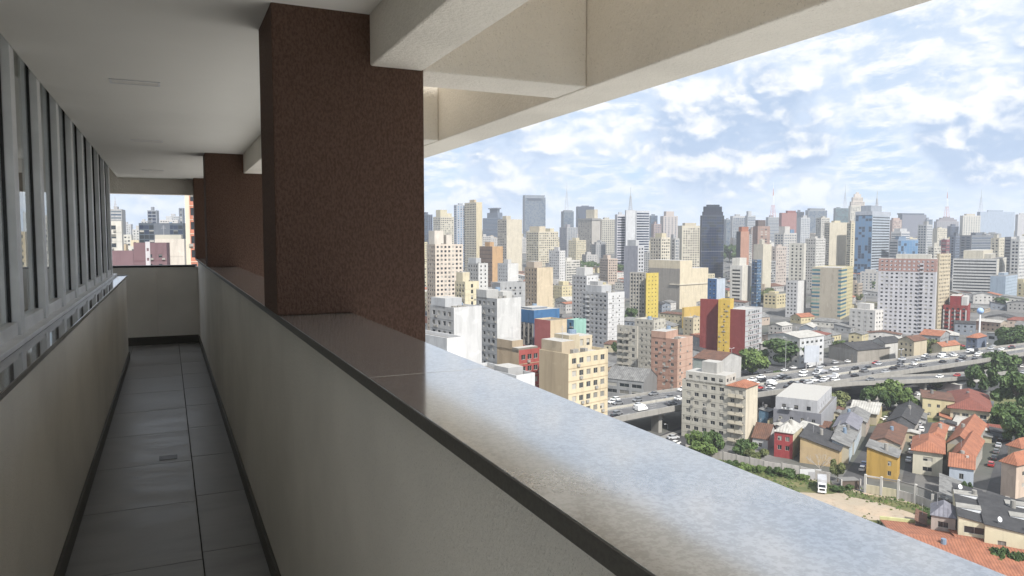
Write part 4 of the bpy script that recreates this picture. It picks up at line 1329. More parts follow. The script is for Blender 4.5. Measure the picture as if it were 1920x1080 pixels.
S('white and grey stepped tower next to the pale slab', 1397, 1402, 1417, 404, 1700, (190, 196, 204), psi=14, Rf=bd('g'), d=26, ex=[(.1, .1, .5, .8, 0, 10, (196, 200, 206))])
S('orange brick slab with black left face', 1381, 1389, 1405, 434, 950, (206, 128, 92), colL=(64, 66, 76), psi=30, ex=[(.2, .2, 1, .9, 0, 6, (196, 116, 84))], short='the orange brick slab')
S('brown tower with pale window column right of the orange slab', 1412, 1421, 1444, 424, 1100, (176, 130, 110), colL=(160, 116, 98), psi=28, Rf=g(9, 4, 3.6, 1.7, .9, 4, 3, mix='l'), ex=[(.1, .2, .7, .8, 0, 9, (120, 104, 100))])
S('grey round office block under the red and white lattice mast', 1436, 1441, 1463, 407, 1900, (176, 178, 184), psi=14, Rf=bd('g'), d=30, mast=(.45, .4, 88, True), short='the red white mast')
S('terracotta tower with vertical ribs', 1461, 1466, 1494, 399, 1700, (178, 98, 88), psi=14, Rf=g(6, 1.5, 100, 90, 0, 1, 3, mix='d'), d=30, ex=[(.4, .1, .95, .8, 0, 5, (170, 92, 84))])
S('dark block right behind the terracotta tower', 1492, 1497, 1508, 397, 2200, (92, 102, 120), psi=14, Rf=gl('k'))
S('grey concrete slab with overhanging top', 1510, 1516, 1551, 394, 2000, (150, 158, 168), psi=14, Rf=gl('g'), d=30, ex=[(.1, .1, .9, .9, 0, 5, (140, 148, 158))])
S('pale grey white towers below the grey slab', 1494, 1502, 1519, 408, 1500, (206, 208, 212), psi=20, Rf=ft('g'))
S('cream tower group right of the pale towers', 1530, 1540, 1556, 408, 1400, (220, 212, 196), psi=20, L=ft(), Rf=ft())
S('sand coloured ribbed apartment slab', 1546, 1556, 1592, 417, 1200, (226, 212, 180), psi=20, Rf=g(5, 1.8, 90, 80, 0, 2, 2, mix='l'), L=ft(), ex=[(.3, .2, .6, .8, 0, 3, (220, 204, 172))])
S('beige tower beside the blue glass tower', 1588, 1596, 1613, 418, 1180, (228, 206, 170), psi=24, L=ft(), Rf=ft('n', 6))
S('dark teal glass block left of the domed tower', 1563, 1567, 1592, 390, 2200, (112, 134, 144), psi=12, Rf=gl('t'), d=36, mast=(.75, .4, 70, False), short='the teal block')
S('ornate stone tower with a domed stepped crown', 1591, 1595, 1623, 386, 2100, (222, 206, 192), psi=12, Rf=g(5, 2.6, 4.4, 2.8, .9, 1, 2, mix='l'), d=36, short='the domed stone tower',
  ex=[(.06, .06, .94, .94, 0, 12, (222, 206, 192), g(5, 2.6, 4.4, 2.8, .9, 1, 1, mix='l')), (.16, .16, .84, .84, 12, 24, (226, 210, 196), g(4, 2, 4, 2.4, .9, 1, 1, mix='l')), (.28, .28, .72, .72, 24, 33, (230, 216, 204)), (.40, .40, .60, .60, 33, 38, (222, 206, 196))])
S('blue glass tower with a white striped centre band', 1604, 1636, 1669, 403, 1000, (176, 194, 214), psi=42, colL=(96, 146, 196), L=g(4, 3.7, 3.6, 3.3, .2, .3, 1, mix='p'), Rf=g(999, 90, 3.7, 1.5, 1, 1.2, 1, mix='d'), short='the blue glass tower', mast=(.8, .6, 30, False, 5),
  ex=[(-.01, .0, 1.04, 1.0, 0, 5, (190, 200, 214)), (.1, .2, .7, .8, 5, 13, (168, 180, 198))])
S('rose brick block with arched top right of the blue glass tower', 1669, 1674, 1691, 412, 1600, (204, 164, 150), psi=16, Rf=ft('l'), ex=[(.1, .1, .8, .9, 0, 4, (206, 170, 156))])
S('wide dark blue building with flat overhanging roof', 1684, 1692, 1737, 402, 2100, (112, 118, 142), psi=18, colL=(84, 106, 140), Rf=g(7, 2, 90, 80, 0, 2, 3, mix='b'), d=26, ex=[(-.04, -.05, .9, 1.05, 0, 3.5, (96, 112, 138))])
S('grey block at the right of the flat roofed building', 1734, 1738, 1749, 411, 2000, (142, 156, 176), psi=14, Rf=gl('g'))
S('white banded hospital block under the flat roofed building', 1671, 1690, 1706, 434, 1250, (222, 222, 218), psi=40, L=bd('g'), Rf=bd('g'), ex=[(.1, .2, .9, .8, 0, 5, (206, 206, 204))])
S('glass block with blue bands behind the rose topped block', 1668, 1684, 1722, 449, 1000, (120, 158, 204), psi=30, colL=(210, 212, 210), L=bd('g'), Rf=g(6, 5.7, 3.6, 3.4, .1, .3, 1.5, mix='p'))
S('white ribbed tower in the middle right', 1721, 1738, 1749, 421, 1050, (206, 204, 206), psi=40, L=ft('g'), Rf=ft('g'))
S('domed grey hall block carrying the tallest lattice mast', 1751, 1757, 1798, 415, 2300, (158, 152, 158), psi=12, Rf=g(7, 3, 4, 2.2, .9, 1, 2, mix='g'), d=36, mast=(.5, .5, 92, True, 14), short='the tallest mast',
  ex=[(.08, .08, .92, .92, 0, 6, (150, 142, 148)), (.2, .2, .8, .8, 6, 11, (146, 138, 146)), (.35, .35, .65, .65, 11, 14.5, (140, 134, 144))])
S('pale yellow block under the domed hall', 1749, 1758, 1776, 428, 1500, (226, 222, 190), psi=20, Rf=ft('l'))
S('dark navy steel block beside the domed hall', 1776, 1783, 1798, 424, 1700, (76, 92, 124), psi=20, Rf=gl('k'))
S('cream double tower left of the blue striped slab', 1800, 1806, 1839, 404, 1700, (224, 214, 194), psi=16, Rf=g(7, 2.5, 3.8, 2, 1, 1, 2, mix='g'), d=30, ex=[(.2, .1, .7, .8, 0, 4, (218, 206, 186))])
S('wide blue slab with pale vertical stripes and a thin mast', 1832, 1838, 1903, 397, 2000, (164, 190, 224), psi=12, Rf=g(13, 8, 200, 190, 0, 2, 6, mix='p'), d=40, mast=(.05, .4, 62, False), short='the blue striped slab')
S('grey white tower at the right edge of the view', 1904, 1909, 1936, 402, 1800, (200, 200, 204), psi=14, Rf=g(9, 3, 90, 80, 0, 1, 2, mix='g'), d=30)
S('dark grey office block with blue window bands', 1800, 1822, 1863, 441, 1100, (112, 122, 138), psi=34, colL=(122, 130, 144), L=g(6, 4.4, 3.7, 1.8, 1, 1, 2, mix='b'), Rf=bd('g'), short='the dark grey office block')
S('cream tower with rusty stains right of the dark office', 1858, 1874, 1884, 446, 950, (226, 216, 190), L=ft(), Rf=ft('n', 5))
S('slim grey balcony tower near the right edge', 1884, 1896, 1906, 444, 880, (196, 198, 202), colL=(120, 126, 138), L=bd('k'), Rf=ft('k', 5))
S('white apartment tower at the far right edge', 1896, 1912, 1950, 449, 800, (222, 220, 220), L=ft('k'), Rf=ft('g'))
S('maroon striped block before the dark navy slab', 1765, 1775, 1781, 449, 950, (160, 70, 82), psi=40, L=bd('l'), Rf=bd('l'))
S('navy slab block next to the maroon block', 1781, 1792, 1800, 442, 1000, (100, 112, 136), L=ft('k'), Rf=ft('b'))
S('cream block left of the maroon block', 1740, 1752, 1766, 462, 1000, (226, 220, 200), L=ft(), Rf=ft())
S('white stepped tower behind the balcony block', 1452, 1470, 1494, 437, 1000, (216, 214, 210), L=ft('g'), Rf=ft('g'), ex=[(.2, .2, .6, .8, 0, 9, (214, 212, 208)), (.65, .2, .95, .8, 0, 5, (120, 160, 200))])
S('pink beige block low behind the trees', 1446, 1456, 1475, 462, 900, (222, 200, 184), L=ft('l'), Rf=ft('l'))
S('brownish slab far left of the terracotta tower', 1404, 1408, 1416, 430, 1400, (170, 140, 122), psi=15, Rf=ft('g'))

# ================================================================= surfaces on the ground
Zr = .05
fc = [(-30, -60), (60, -60), (150, 20), (150, 110), (110, 150), (30, 205), (-40, 205), (-60, 60)]  # unseen pale ground, added to bounce daylight up into the corridor
fme = bpy.data.meshes.new('bounce_ground'); fme.from_pydata([tuple(to_world(r_, f_, .012)) for r_, f_ in fc], [], [tuple(range(len(fc)))]); fme.materials.append(M_bounce)
if fme.polygons[0].normal.z < 0: fme.flip_normals()
struct(link('bounce_ground', fme))
gpoly('road', [(1195, 835), (1275, 800), (1330, 790), (1480, 760), (1700, 722), (1960, 690), (1960, 722), (1700, 752), (1500, 800), (1330, 838), (1240, 872), (1195, 880)], M_asph, .03)
gpoly('pavement', [(1218, 825), (1268, 808), (1290, 800), (1290, 806), (1270, 813), (1222, 834)], M_pave, .16)
gpoly('side_road', [(1135, 745), (1225, 712), (1400, 693), (1600, 668), (1960, 630), (1960, 643), (1600, 682), (1400, 712), (1225, 738), (1135, 782)], M_asph, .035)
gpoly('side_road', [(1568, 910), (1612, 850), (1638, 812), (1652, 790), (1665, 792), (1652, 820), (1632, 870), (1626, 910)], M_asph, .04)
gpoly('side_road', [(1690, 905), (1702, 850), (1720, 806), (1730, 786), (1748, 790), (1738, 820), (1722, 862), (1714, 905)], M_asph, .045)
gpoly('side_road', [(1838, 960), (1862, 880), (1878, 838), (1886, 810), (1908, 812), (1904, 850), (1890, 900), (1880, 960)], M_asph, .05)
gpoly('pavement', [(1880, 960), (1890, 900), (1904, 850), (1908, 812), (1914, 812), (1911, 850), (1898, 900), (1890, 960)], M_pave, .17)
gpoly('pavement', [(1650, 752), (1760, 736), (1770, 741), (1700, 760), (1660, 765), (1560, 775), (1555, 768)], M_pave, .06)
gpoly('vacant_lot', [(1290, 850), (1330, 858), (1420, 880), (1555, 905), (1625, 925), (1700, 938), (1785, 962), (1765, 1040), (1690, 1130), (1500, 1100), (1380, 960), (1290, 880)], M_dirt, .02)
gpoly('grass', [(1290, 852), (1335, 860), (1425, 882), (1552, 907), (1585, 920), (1560, 926), (1490, 922), (1440, 906), (1380, 890), (1310, 872)], M_soilgrass, .06)
gpoly('grass', [(1575, 918), (1640, 930), (1700, 942), (1780, 964), (1768, 1000), (1740, 1010), (1716, 990), (1742, 972), (1690, 955), (1640, 940), (1590, 930)], M_soilgrass, .065)
gpoly('grass', [(1610, 973), (1655, 976), (1690, 990), (1745, 1005), (1735, 1030), (1680, 1010), (1625, 990)], M_soilgrass, .07)
gpoly('grass', [(1470, 800), (1590, 778), (1700, 765), (1740, 752), (1725, 790), (1620, 800), (1500, 815)], M_soilgrass, .055)
gpoly('lawn', [(1730, 742), (1920, 745), (1960, 860), (1900, 815), (1860, 790), (1740, 792)], M_soilgrass, .058)

# ---- elevated road
ZD = 9.0
up_px = [(1090, 757), (1141, 750), (1224, 738), (1279, 730.5), (1403, 709), (1608, 684), (1660, 678), (1757, 665), (1834, 656), (1960, 641)]
lo_px = [(1090, 802), (1158, 786), (1215, 775), (1279, 762.5), (1421, 740), (1525, 725), (1660, 702), (1757, 689), (1842, 676), (1960, 657)]


def poly3(px, z): return [plane(u, v, z) for u, v in px]


U, Lw = poly3(up_px, ZD), poly3(lo_px, ZD)
def strip(b, A, C_, z0, z1, mi=0):
    """solid ribbon between two lines"""
    n = len(A)
    for k in range(n - 1):
        a0, a1, c0, c1 = A[k], A[k + 1], C_[k], C_[k + 1]
        b.quad((c0.x, c0.y, z1), (c1.x, c1.y, z1), (a1.x, a1.y, z1), (a0.x, a0.y, z1), mi)
        b.quad((a0.x, a0.y, z0), (a1.x, a1.y, z0), (c1.x, c1.y, z0), (c0.x, c0.y, z0), mi)
        b.quad((c0.x, c0.y, z0), (c1.x, c1.y, z0), (c1.x, c1.y, z1), (c0.x, c0.y, z1), mi)
        b.quad((a1.x, a1.y, z0), (a0.x, a0.y, z0), (a0.x, a0.y, z1), (a1.x, a1.y, z1), mi)
def lerp(A, C_, k): return [a.lerp(c, k) for a, c in zip(A, C_)]


VI = thing('viaduct', 'grey elevated motorway carrying dense traffic across the middle of the city', 'viaduct', tuple(U[4]))
vo = Vector(VI.location)
def vpart(name, mat, A, C_, z0, z1):
    b = MB(); strip(b, [p - vo for p in A], [p - vo for p in C_], z0 - vo.z, z1 - vo.z)
    return b.build(name, mat, VI)
vpart('deck', M_deck, U, Lw, ZD - 1.4, ZD)
for k0, k1 in ((-.012, .012), (.988, 1.014)): vpart('parapet', M_conc, lerp(U, Lw, k0), lerp(U, Lw, k1), ZD - 1.0, ZD + .95)
vpart('median_barrier', wallmat((206, 204, 196)), lerp(U, Lw, .495), lerp(U, Lw, .512), ZD, ZD + .8)
for k in (.04, .465, .54, .955): vpart('edge_line', M_line, lerp(U, Lw, k), lerp(U, Lw, k + .006), ZD + .005, ZD + .012)
dash = MB()
for k in (.145, .25, .36, .645, .75, .855):
    for s in range(len(U) - 1):
        a, c_ = U[s].lerp(Lw[s], k), U[s + 1].lerp(Lw[s + 1], k)
        n = max(1, int((c_ - a).length / 8))
        sd = (Lw[s] - U[s]).normalized() * .08
        for i in range(n):
            p, q = a.lerp(c_, i / n) - vo, a.lerp(c_, (i + .42) / n) - vo
            dash.quad(tuple(p - sd)[:2] + (.012,), tuple(q - sd)[:2] + (.012,), tuple(q + sd)[:2] + (.012,), tuple(p + sd)[:2] + (.012,))
tag(dash.build('lane_marking', M_line, VI), None, None, None, 'stuff')
def along(A, C_, s, k):
    """point at arc fraction s (0 at the left end) and cross fraction k"""
    Ls = [(A[i + 1] - A[i]).length for i in range(len(A) - 1)]
    t = s * sum(Ls)
    for i, l in enumerate(Ls):
        if t <= l or i == len(Ls) - 1:
            q = A[i].lerp(A[i + 1], t / l).lerp(C_[i].lerp(C_[i + 1], t / l), k)
            dr = (A[i + 1] - A[i]).lerp(C_[i + 1] - C_[i], k)
            return q, math.atan2(dr.y, dr.x)
        t -= l
for i in range(13):
    s = .04 + i * .075
    for k in (.22, .78):
        p, a = along(U, Lw, s, k)
        b = MB(); b.box(-.9, -1.8, -ZD, .9, 1.8, -1.4); b.box(-1.0, -3.2, -2.4, 1.0, 3.2, -1.41)
        b.build('pier', M_conc, VI, tuple(p - vo), a)
# ramp that leaves the viaduct and sinks to street level
rp_u = [(1560, 717), (1612, 711), (1660, 707.5), (1757, 704), (1830, 699), (1900, 690)]
rp_l = [(1548, 723.5), (1606, 719), (1660, 717), (1757, 713), (1830, 707), (1900, 697)]
rz = [8.98, 8.6, 8.2, 6.3, 4.6, 3.0]
RU = [plane(u, v, z) for (u, v), z in zip(rp_u, rz)]; RL = [plane(u, v, z) for (u, v), z in zip(rp_l, rz)]
RA = thing('exit_ramp', 'narrow concrete exit ramp sinking away below the near side of the viaduct', 'ramp', tuple(RU[2]))
ro = Vector(RA.location)
def rpart(name, mat, A, C_, dz0, dz1):
    b = MB()
    for k in range(len(A) - 1):
        a0, a1, c0, c1 = A[k] - ro, A[k + 1] - ro, C_[k] - ro, C_[k + 1] - ro
        P_ = lambda p, h: (p.x, p.y, p.z + h)
        b.quad(P_(c0, dz1), P_(c1, dz1), P_(a1, dz1), P_(a0, dz1)); b.quad(P_(a0, dz0), P_(a1, dz0), P_(c1, dz0), P_(c0, dz0))
        b.quad(P_(c0, dz0), P_(c1, dz0), P_(c1, dz1), P_(c0, dz1)); b.quad(P_(a1, dz0), P_(a0, dz0), P_(a0, dz1), P_(a1, dz1))
    return b.build(name, mat, RA)
rpart('deck', M_deck, RU, RL, -1.2, -.02)
rpart('parapet', M_conc, lerp(RU, RL, -.03), lerp(RU, RL, .02), -.8, .9); rpart('parapet', M_conc, lerp(RU, RL, .98), lerp(RU, RL, 1.05), -.8, .9)
for i in range(4):
    p, a = along(RU, RL, .2 + .22 * i, .5)
    b = MB(); b.box(-.7, -1.2, -p.z, .7, 1.2, -1.2); b.build('pier', M_conc, RA, tuple(p - ro), a)

# ================================================================= houses and low buildings on the right
HG = 'houses by the vacant lot'
H = house
H('mustard yellow two-storey house with grey sheet roof behind the ruin', 1625, 1683, 1690, 858, 905, (226, 172, 62), ('sx', 'grey', 2.2), 58, L=g(2.3, .95, 2.9, 1.4, .9, 1.0, .8, sk=(0, 1)), d=10, w=9, group=HG, short='the mustard yellow house')
H('cream three-storey house with orange hip roof and brown side wall', 1712, 1768, 1781, 850, 897, (112, 70, 56), ('hip', 'orange', 2.6, .7), 60, colL=(236, 230, 204), L=g(5.0, 2.5, 3.0, 1.3, .9, 1.0, .9), group=HG, short='the three-storey house')
H('light blue house with a broken orange roof', 1780, 1826, 1836, 880, 926, (206, 214, 228), ('gy', 'orange', 2.4), 58, colL=(200, 214, 232), L=g(4, 1.1, 3.4, 1.6, .9, .8, .8, mix='b'), group=HG, short='the light blue house')
H('long brick house with wide orange gable roof, nearer of the two', 1782, 1822, 1843, 864, 900, (196, 190, 176), ('gx', 'orange', 3.0, .6), 52, colL=(206, 170, 140), Rf=g(3, 1.3, 3, 1.3), group=HG)
H('long house with wide orange gable roof, farther of the two', 1776, 1822, 1848, 838, 872, (202, 196, 184), ('gx', 'orange', 3.2, .6), 52, colL=(214, 190, 156), Rf=g(3, 1.3, 3, 1.3), group=HG)
H('cream annexe with a low orange roof beside the cream three-storey house', 1740, 1768, 1782, 822, 866, (232, 214, 160), ('hip', 'orange', 1.5, .5), 56, colL=(226, 208, 160), group=HG)
H('red painted three-storey house with pale hip roof at the lot wall', 1452, 1487, 1504, 813, 863, (226, 204, 172), ('hip', 'pale', 2.4, .3), 56, colL=(214, 72, 76), L=g(3.0, 1.3, 3.0, 1.5, .8, .5, .6), Rf=g(4, 1, 3, 1.2), group=HG, short='the red painted house')
H('white gabled cottage with brown tiled roof left of the red house', 1411, 1440, 1456, 824, 846, (222, 222, 220), ('gy', 'brown', 4.0, .4), 56, colL=(228, 228, 226), L=g(3, 1.1, 3, 1.4), group=HG, short='the gabled cottage')
H('tan house with dark sheet roof behind the bare tree', 1500, 1574, 1588, 846, 880, (226, 190, 128), ('sx', 'dark', 3.2), 60, colL=(222, 186, 130), group=HG, d=10, w=10, short='the tan house')
H('tan cube house behind the red house', 1496, 1524, 1534, 808, 842, (232, 200, 148), ('sx', 'pale', .8), 58, colL=(178, 160, 138), L=g(4, 1.1, 3, 1.2), group=HG)
H('first grey roofed row house facing the narrow side street', 1560, 1592, 1606, 838, 872, (196, 214, 226), ('sx', 'grey', 2.0), 60, colL=(214, 206, 180), Rf=g(2.4, 1.0, 3, 1.6, .8, .4, .5, mix='d'), group=HG)
H('second grey roofed row house facing the narrow side street', 1566, 1602, 1613, 824, 856, (204, 220, 232), ('sx', 'grey', 2.0), 60, colL=(206, 204, 196), Rf=g(2.4, 1.0, 3, 1.6, .8, .4, .5, mix='d'), group=HG)
H('row house with a bluish sheet roof and small pediment', 1562, 1608, 1620, 806, 838, (206, 216, 226), ('gx', 'lilac', 2.2), 60, colL=(220, 218, 210), Rf=g(2.4, 1.0, 3, 1.6, .8, .4, .5, mix='d'), group=HG)
H('row house with a wide dark roof at the head of the side street', 1572, 1624, 1634, 792, 820, (206, 184, 166), ('gx', 'grey', 2.2), 60, colL=(190, 182, 166), Rf=g(2.4, 1.0, 3, 1.6, .8, .4, .5, mix='d'), group=HG)
H('tan barn with a pale gabled roof', 1596, 1644, 1655, 776, 800, (222, 200, 150), ('gy', 'pale', 2.6, .8), 58, colL=(216, 196, 156), group=HG, short='the pale roofed barn')
H('dark roofed low house between the two side streets, rear one', 1664, 1716, 1738, 796, 812, (196, 190, 184), ('gx', 'dark', 2.6, .5), 56, colL=(206, 202, 196), group=HG)
H('dark roofed low house between the two side streets, middle one', 1656, 1706, 1724, 812, 830, (196, 176, 160), ('gx', 'dark', 2.6, .5), 56, colL=(206, 190, 176), group=HG)
H('brown roofed pink fronted low house behind the mustard house', 1630, 1688, 1706, 834, 858, (226, 188, 160), ('gx', 'brown', 1.8, .4), 58, colL=(214, 206, 196), Rf=g(3.2, 1.1, 3, 1.4), group=HG)
H('long grey sheet roofed shed below the yellow villa', 1678, 1736, 1744, 786, 796, (226, 226, 226), ('gx', 'grey', 1.6, .4), 60, colL=(222, 222, 224), group=HG)
H('long white shed below the villa lawn', 1782, 1842, 1880, 808, 822, (222, 224, 228), ('sx', 'pale', .6, .2), 54, colL=(206, 208, 212), group=HG)
H('yellow villa wing with a pale cornice at the left of the red roof', 1730, 1790, 1800, 752, 790, (240, 222, 162), ('sx', 'brown', .5, .3), 64, colL=(236, 220, 164), L=g(3.4, 1.1, 3.3, 1.3, .9, .8, .8), group='parts of the yellow villa', short='the yellow villa')
H('large yellow villa with red hip roof and pale columns beside the trees', 1782, 1856, 1876, 771, 798, (238, 228, 196), ('hip', 'red', 3.4, 1.2), 60, colL=(236, 224, 176), L=g(3.2, 2.2, 3.6, 2.2, .5, .6, .8, mix='d'), Rf=g(3.2, 2.2, 3.6, 2.2, .5, .6, .8, mix='d'), group='parts of the yellow villa')
H('red tiled porch roof with orange sheets in front of the yellow villa', 1762, 1784, 1796, 787, 796, (222, 206, 160), ('sx', 'orange', 1.2, .3), 60, group='parts of the yellow villa', w=6)
H('pale pink house with an orange roof cut by the right edge', 1878, 1906, 1990, 872, 940, (236, 206, 180), ('hip', 'orange', 2.8, .6), 26, colL=(226, 196, 172), Rf=g(4.4, 1.5, 3.2, 1.2, 1, 1.2, 1.2, mix='d'), group=HG)
H('smaller orange roofed house behind the pale pink house', 1890, 1914, 1990, 840, 876, (226, 206, 186), ('hip', 'orange', 2.4, .6), 26, group=HG)
# black roofed cream blocks in the near corner
H('cream house with a long black roof and two skylights, left of the pair', 1797, 1858, 1884, 984, 1046, (236, 226, 180), ('sx', 'dark', 1.0, .25), 62, colL=(238, 230, 190), L=g(5.2, 4.0, 3.0, 1.6, .9, .5, .6, mix='l'), w=32, group=HG, short='the black roofed house')
H('wider cream house with a black roof and skylights at the right edge', 1846, 1964, 1990, 1010, 1064, (236, 226, 180), ('sx', 'dark', 1.2, .25), 62, colL=(240, 230, 186), L=g(5, 1.6, 3.4, 1.4, .9, .8, 1.0, mix='l'), w=34, group=HG)
H('mauve slate hipped cottage beside the vacant lot', 1746, 1792, 1800, 972, 1018, (206, 184, 168), ('hip', 'lilac', 2.2, .3), 60, colL=(212, 194, 180), L=g(5, 2.2, 2.8, 1.4, .9, .6, .8, mix='l'), group=HG, short='the mauve cottage')
H('grey corrugated shed behind the mauve cottage', 1762, 1806, 1826, 950, 975, (150, 146, 142), ('sx', 'grey', 1.6, .3), 60, colL=(160, 156, 152), w=16, group=HG)
H('small brick hut with a brown sheet roof in the lot corner', 1716, 1736, 1744, 984, 1004, (120, 104, 94), ('sx', 'brown', .8, .2), 60, colL=(110, 98, 90), w=4, group=HG)
# near orange roofs under the coping
H('long near orange tiled roof with white and lime edged verge, just below the coping', 1696, 1838, 1870, 1086, 1110, (222, 214, 196), ('gy', 'orange', 2.6, .5), 72, colL=(224, 216, 200), group=HG, D=147, w=10, short='the near orange roof')
H('nearest orange tiled roof in the bottom right corner', 1842, 2010, 2060, 1122, 1150, (222, 214, 196), ('gy', 'orange', 2.4, .5), 72, colL=(224, 216, 200), group=HG, D=139, w=10)
# under and beside the viaduct
H('blue fronted hall with a big arched gable left of the pink block', 1135, 1207, 1232, 716, 752, (150, 150, 150), ('gy', 'grey', 4.5, .2), 58, colL=(176, 178, 178), L=g(5, 4.6, 3, 1.6, .8, .4, 1, mix='b'), group='low halls by the viaduct', D=318, short='the blue arched hall')
H('striped red roofed hall with skylight strips below the red slabs', 1300, 1350, 1390, 677, 700, (206, 204, 198), ('gy', 'brown', 3.0, .4), 45, colL=(190, 206, 198), group='low halls by the viaduct', D=345)
H('white roadside hall with a billboard sized blank wall', 1440, 1500, 1545, 634, 676, (222, 224, 230), ('gx', 'pale', 2.0, .4), 35, colL=(222, 220, 214), L=g(3, 1.3, 3.4, 1.2), Rf=g(4, 2.2, 3.6, 1.4), group='low halls by the viaduct', D=400)
H('long grey hall with a ridged dark roof beyond the viaduct', 1554, 1608, 1668, 657, 676, (176, 170, 162), ('gx', 'dark', 3.2, .5), 25, colL=(190, 184, 172), group='low halls by the viaduct', D=415)
H('blue cladding workshop tucked under the far side of the worn block', 1423, 1441, 1452, 772, 800, (70, 110, 150), ('sx', 'grey', .6, .2), 48, colL=(110, 160, 196), group='low halls by the viaduct')
H('white garage with dark entrances beside the far lanes', 1850, 1886, 1935, 628, 660, (222, 222, 224), ('gx', 'pale', 1.0, .4), 30, colL=(206, 208, 212), L=g(5, 3.6, 3.6, 2.0, .6, .5, .8, mix='d'), Rf=g(5, 3.6, 3.6, 2.0, .6, .5, .8, mix='d'), group='low halls by the viaduct', D=480)
H('blue rendered house with an orange roof beyond the viaduct', 1812, 1832, 1850, 634, 660, (120, 136, 166), ('hip', 'orange', 2.0, .4), 40, colL=(116, 130, 160), L=g(3, 1.3, 3, 1.3, mix='l'), group='low halls by the viaduct', D=450)
H('cream houses with a brown roof before the rose topped block', 1684, 1714, 1738, 640, 664, (222, 206, 166), ('gx', 'brown', 2.4, .4), 35, colL=(216, 200, 164), L=g(3, 1.1, 3, 1.4), group='low halls by the viaduct', D=405)
H('white walled house with a dark gable below the rose topped block', 1632, 1660, 1690, 644, 662, (226, 222, 214), ('gx', 'dark', 3, .4), 30, colL=(206, 202, 194), group='low halls by the viaduct', D=425)
H('low cream house right of the red pilaster block', 1746, 1766, 1800, 650, 668, (226, 208, 176), ('gx', 'orange', 2.2, .4), 30, group='low halls by the viaduct', D=425)
H('pink and white petrol station canopy by the ramp', 1745, 1800, 1862, 722, 738, (226, 214, 214), ('sx', 'pale', .3, .2), 30, colL=(224, 196, 190), group='low halls by the viaduct')
# grey modern building with solar panels
TS = B('grey modern two-storey hall with solar panels on its white upper block', 1450, 1540, 1568, 776, 262, (176, 178, 186), 58, colL=(150, 152, 164), L=g(3.6, 1.3, 3.0, 1.2, 1, .8, 1.6, mix='d'), group='low halls by the viaduct', ind=True, tank=False, w=12,
       ex=[(.05, .1, .95, .98, 0, 4.2, (206, 206, 214), g(5, 1.4, 4, 1.5, 1, .8, 1, mix='d'))], short='the solar panel hall')
w_, d_ = 12, 24
sp_ = MB()
_w = TS.children[0]
bx = [v.co for v in TS.children[0].data.vertices]
X0, X1 = min(c.x for c in bx), max(c.x for c in bx); Y0, Y1 = min(c.y for c in bx), max(c.y for c in bx); Zm = max(c.z for c in bx)
for i in range(4):
    for j in range(2):
        b = MB()
        b.quad((-1.1, -.9, .15), (1.1, -.9, .15), (1.1, .9, .75), (-1.1, .9, .75), 0)
        b.box(-1.1, .80, 0, 1.1, .88, .70, 1)
        b.build('solar_panel', [GL[7], M_alu], TS, (X0 + (X1 - X0) * (.32 + .36 * j), Y0 + (Y1 - Y0) * (.22 + .11 * i), Zm + 4.25), R(90))

# skylights on the two black roofs
# graffiti strokes on the worn white block's left face
gr = MB()
bx = [v.co for v in T8.children[-1].data.vertices] if False else None

bands(TG, 'L', .72, 1.0, 3, None, 3.1, 1.5, [(70, 140, 150), (150, 178, 160), (60, 120, 160)])
bands(TG, 'L', .0, .10, 3, None, 3.1, 1.5, [(60, 120, 150), (90, 160, 160)])
bands(TG, 'R', .0, .45, 3, None, 3.1, 1.5, [(70, 130, 160), (60, 110, 150), (150, 180, 160)])
for k in range(5): bands(RB, 'L', .04 + .225 * k, .10 + .225 * k, 2, None, 15, 14.5, [(228, 222, 220)], 'pilaster', .45)

# ================================================================= walls of the lot and the ruin
def wall_run(name, label, pts, h, th, mat, cat='wall', panels=0, group=None):
    """free-standing wall along ground pixels, built panel by panel"""
    ps = [plane(u, v, .0) for u, v in pts]
    T = thing(name, label, cat, tuple(ps[0]), 0, group)
    o = ps[0]
    for a, c in zip(ps, ps[1:]):
        n = max(1, int((c - a).length / 4.0))
        ang = math.atan2((c - a).y, (c - a).x)
        for i in range(n):
            p, q = a.lerp(c, i / n), a.lerp(c, (i + 1) / n)
            l = (q - p).length
            hh = h + RND.uniform(-.25, .15)
            b = MB(); b.box(.02, -th / 2, -.2, l - .02, th / 2, hh)
            b.build('wall_panel', mat, T, tuple(p - o), ang)
            b = MB(); b.box(-.16, -th / 2 - .06, -.2, .16, th / 2 + .06, hh + .2)
            b.build('wall_post', M_conc, T, tuple(p - o), ang)
    return T


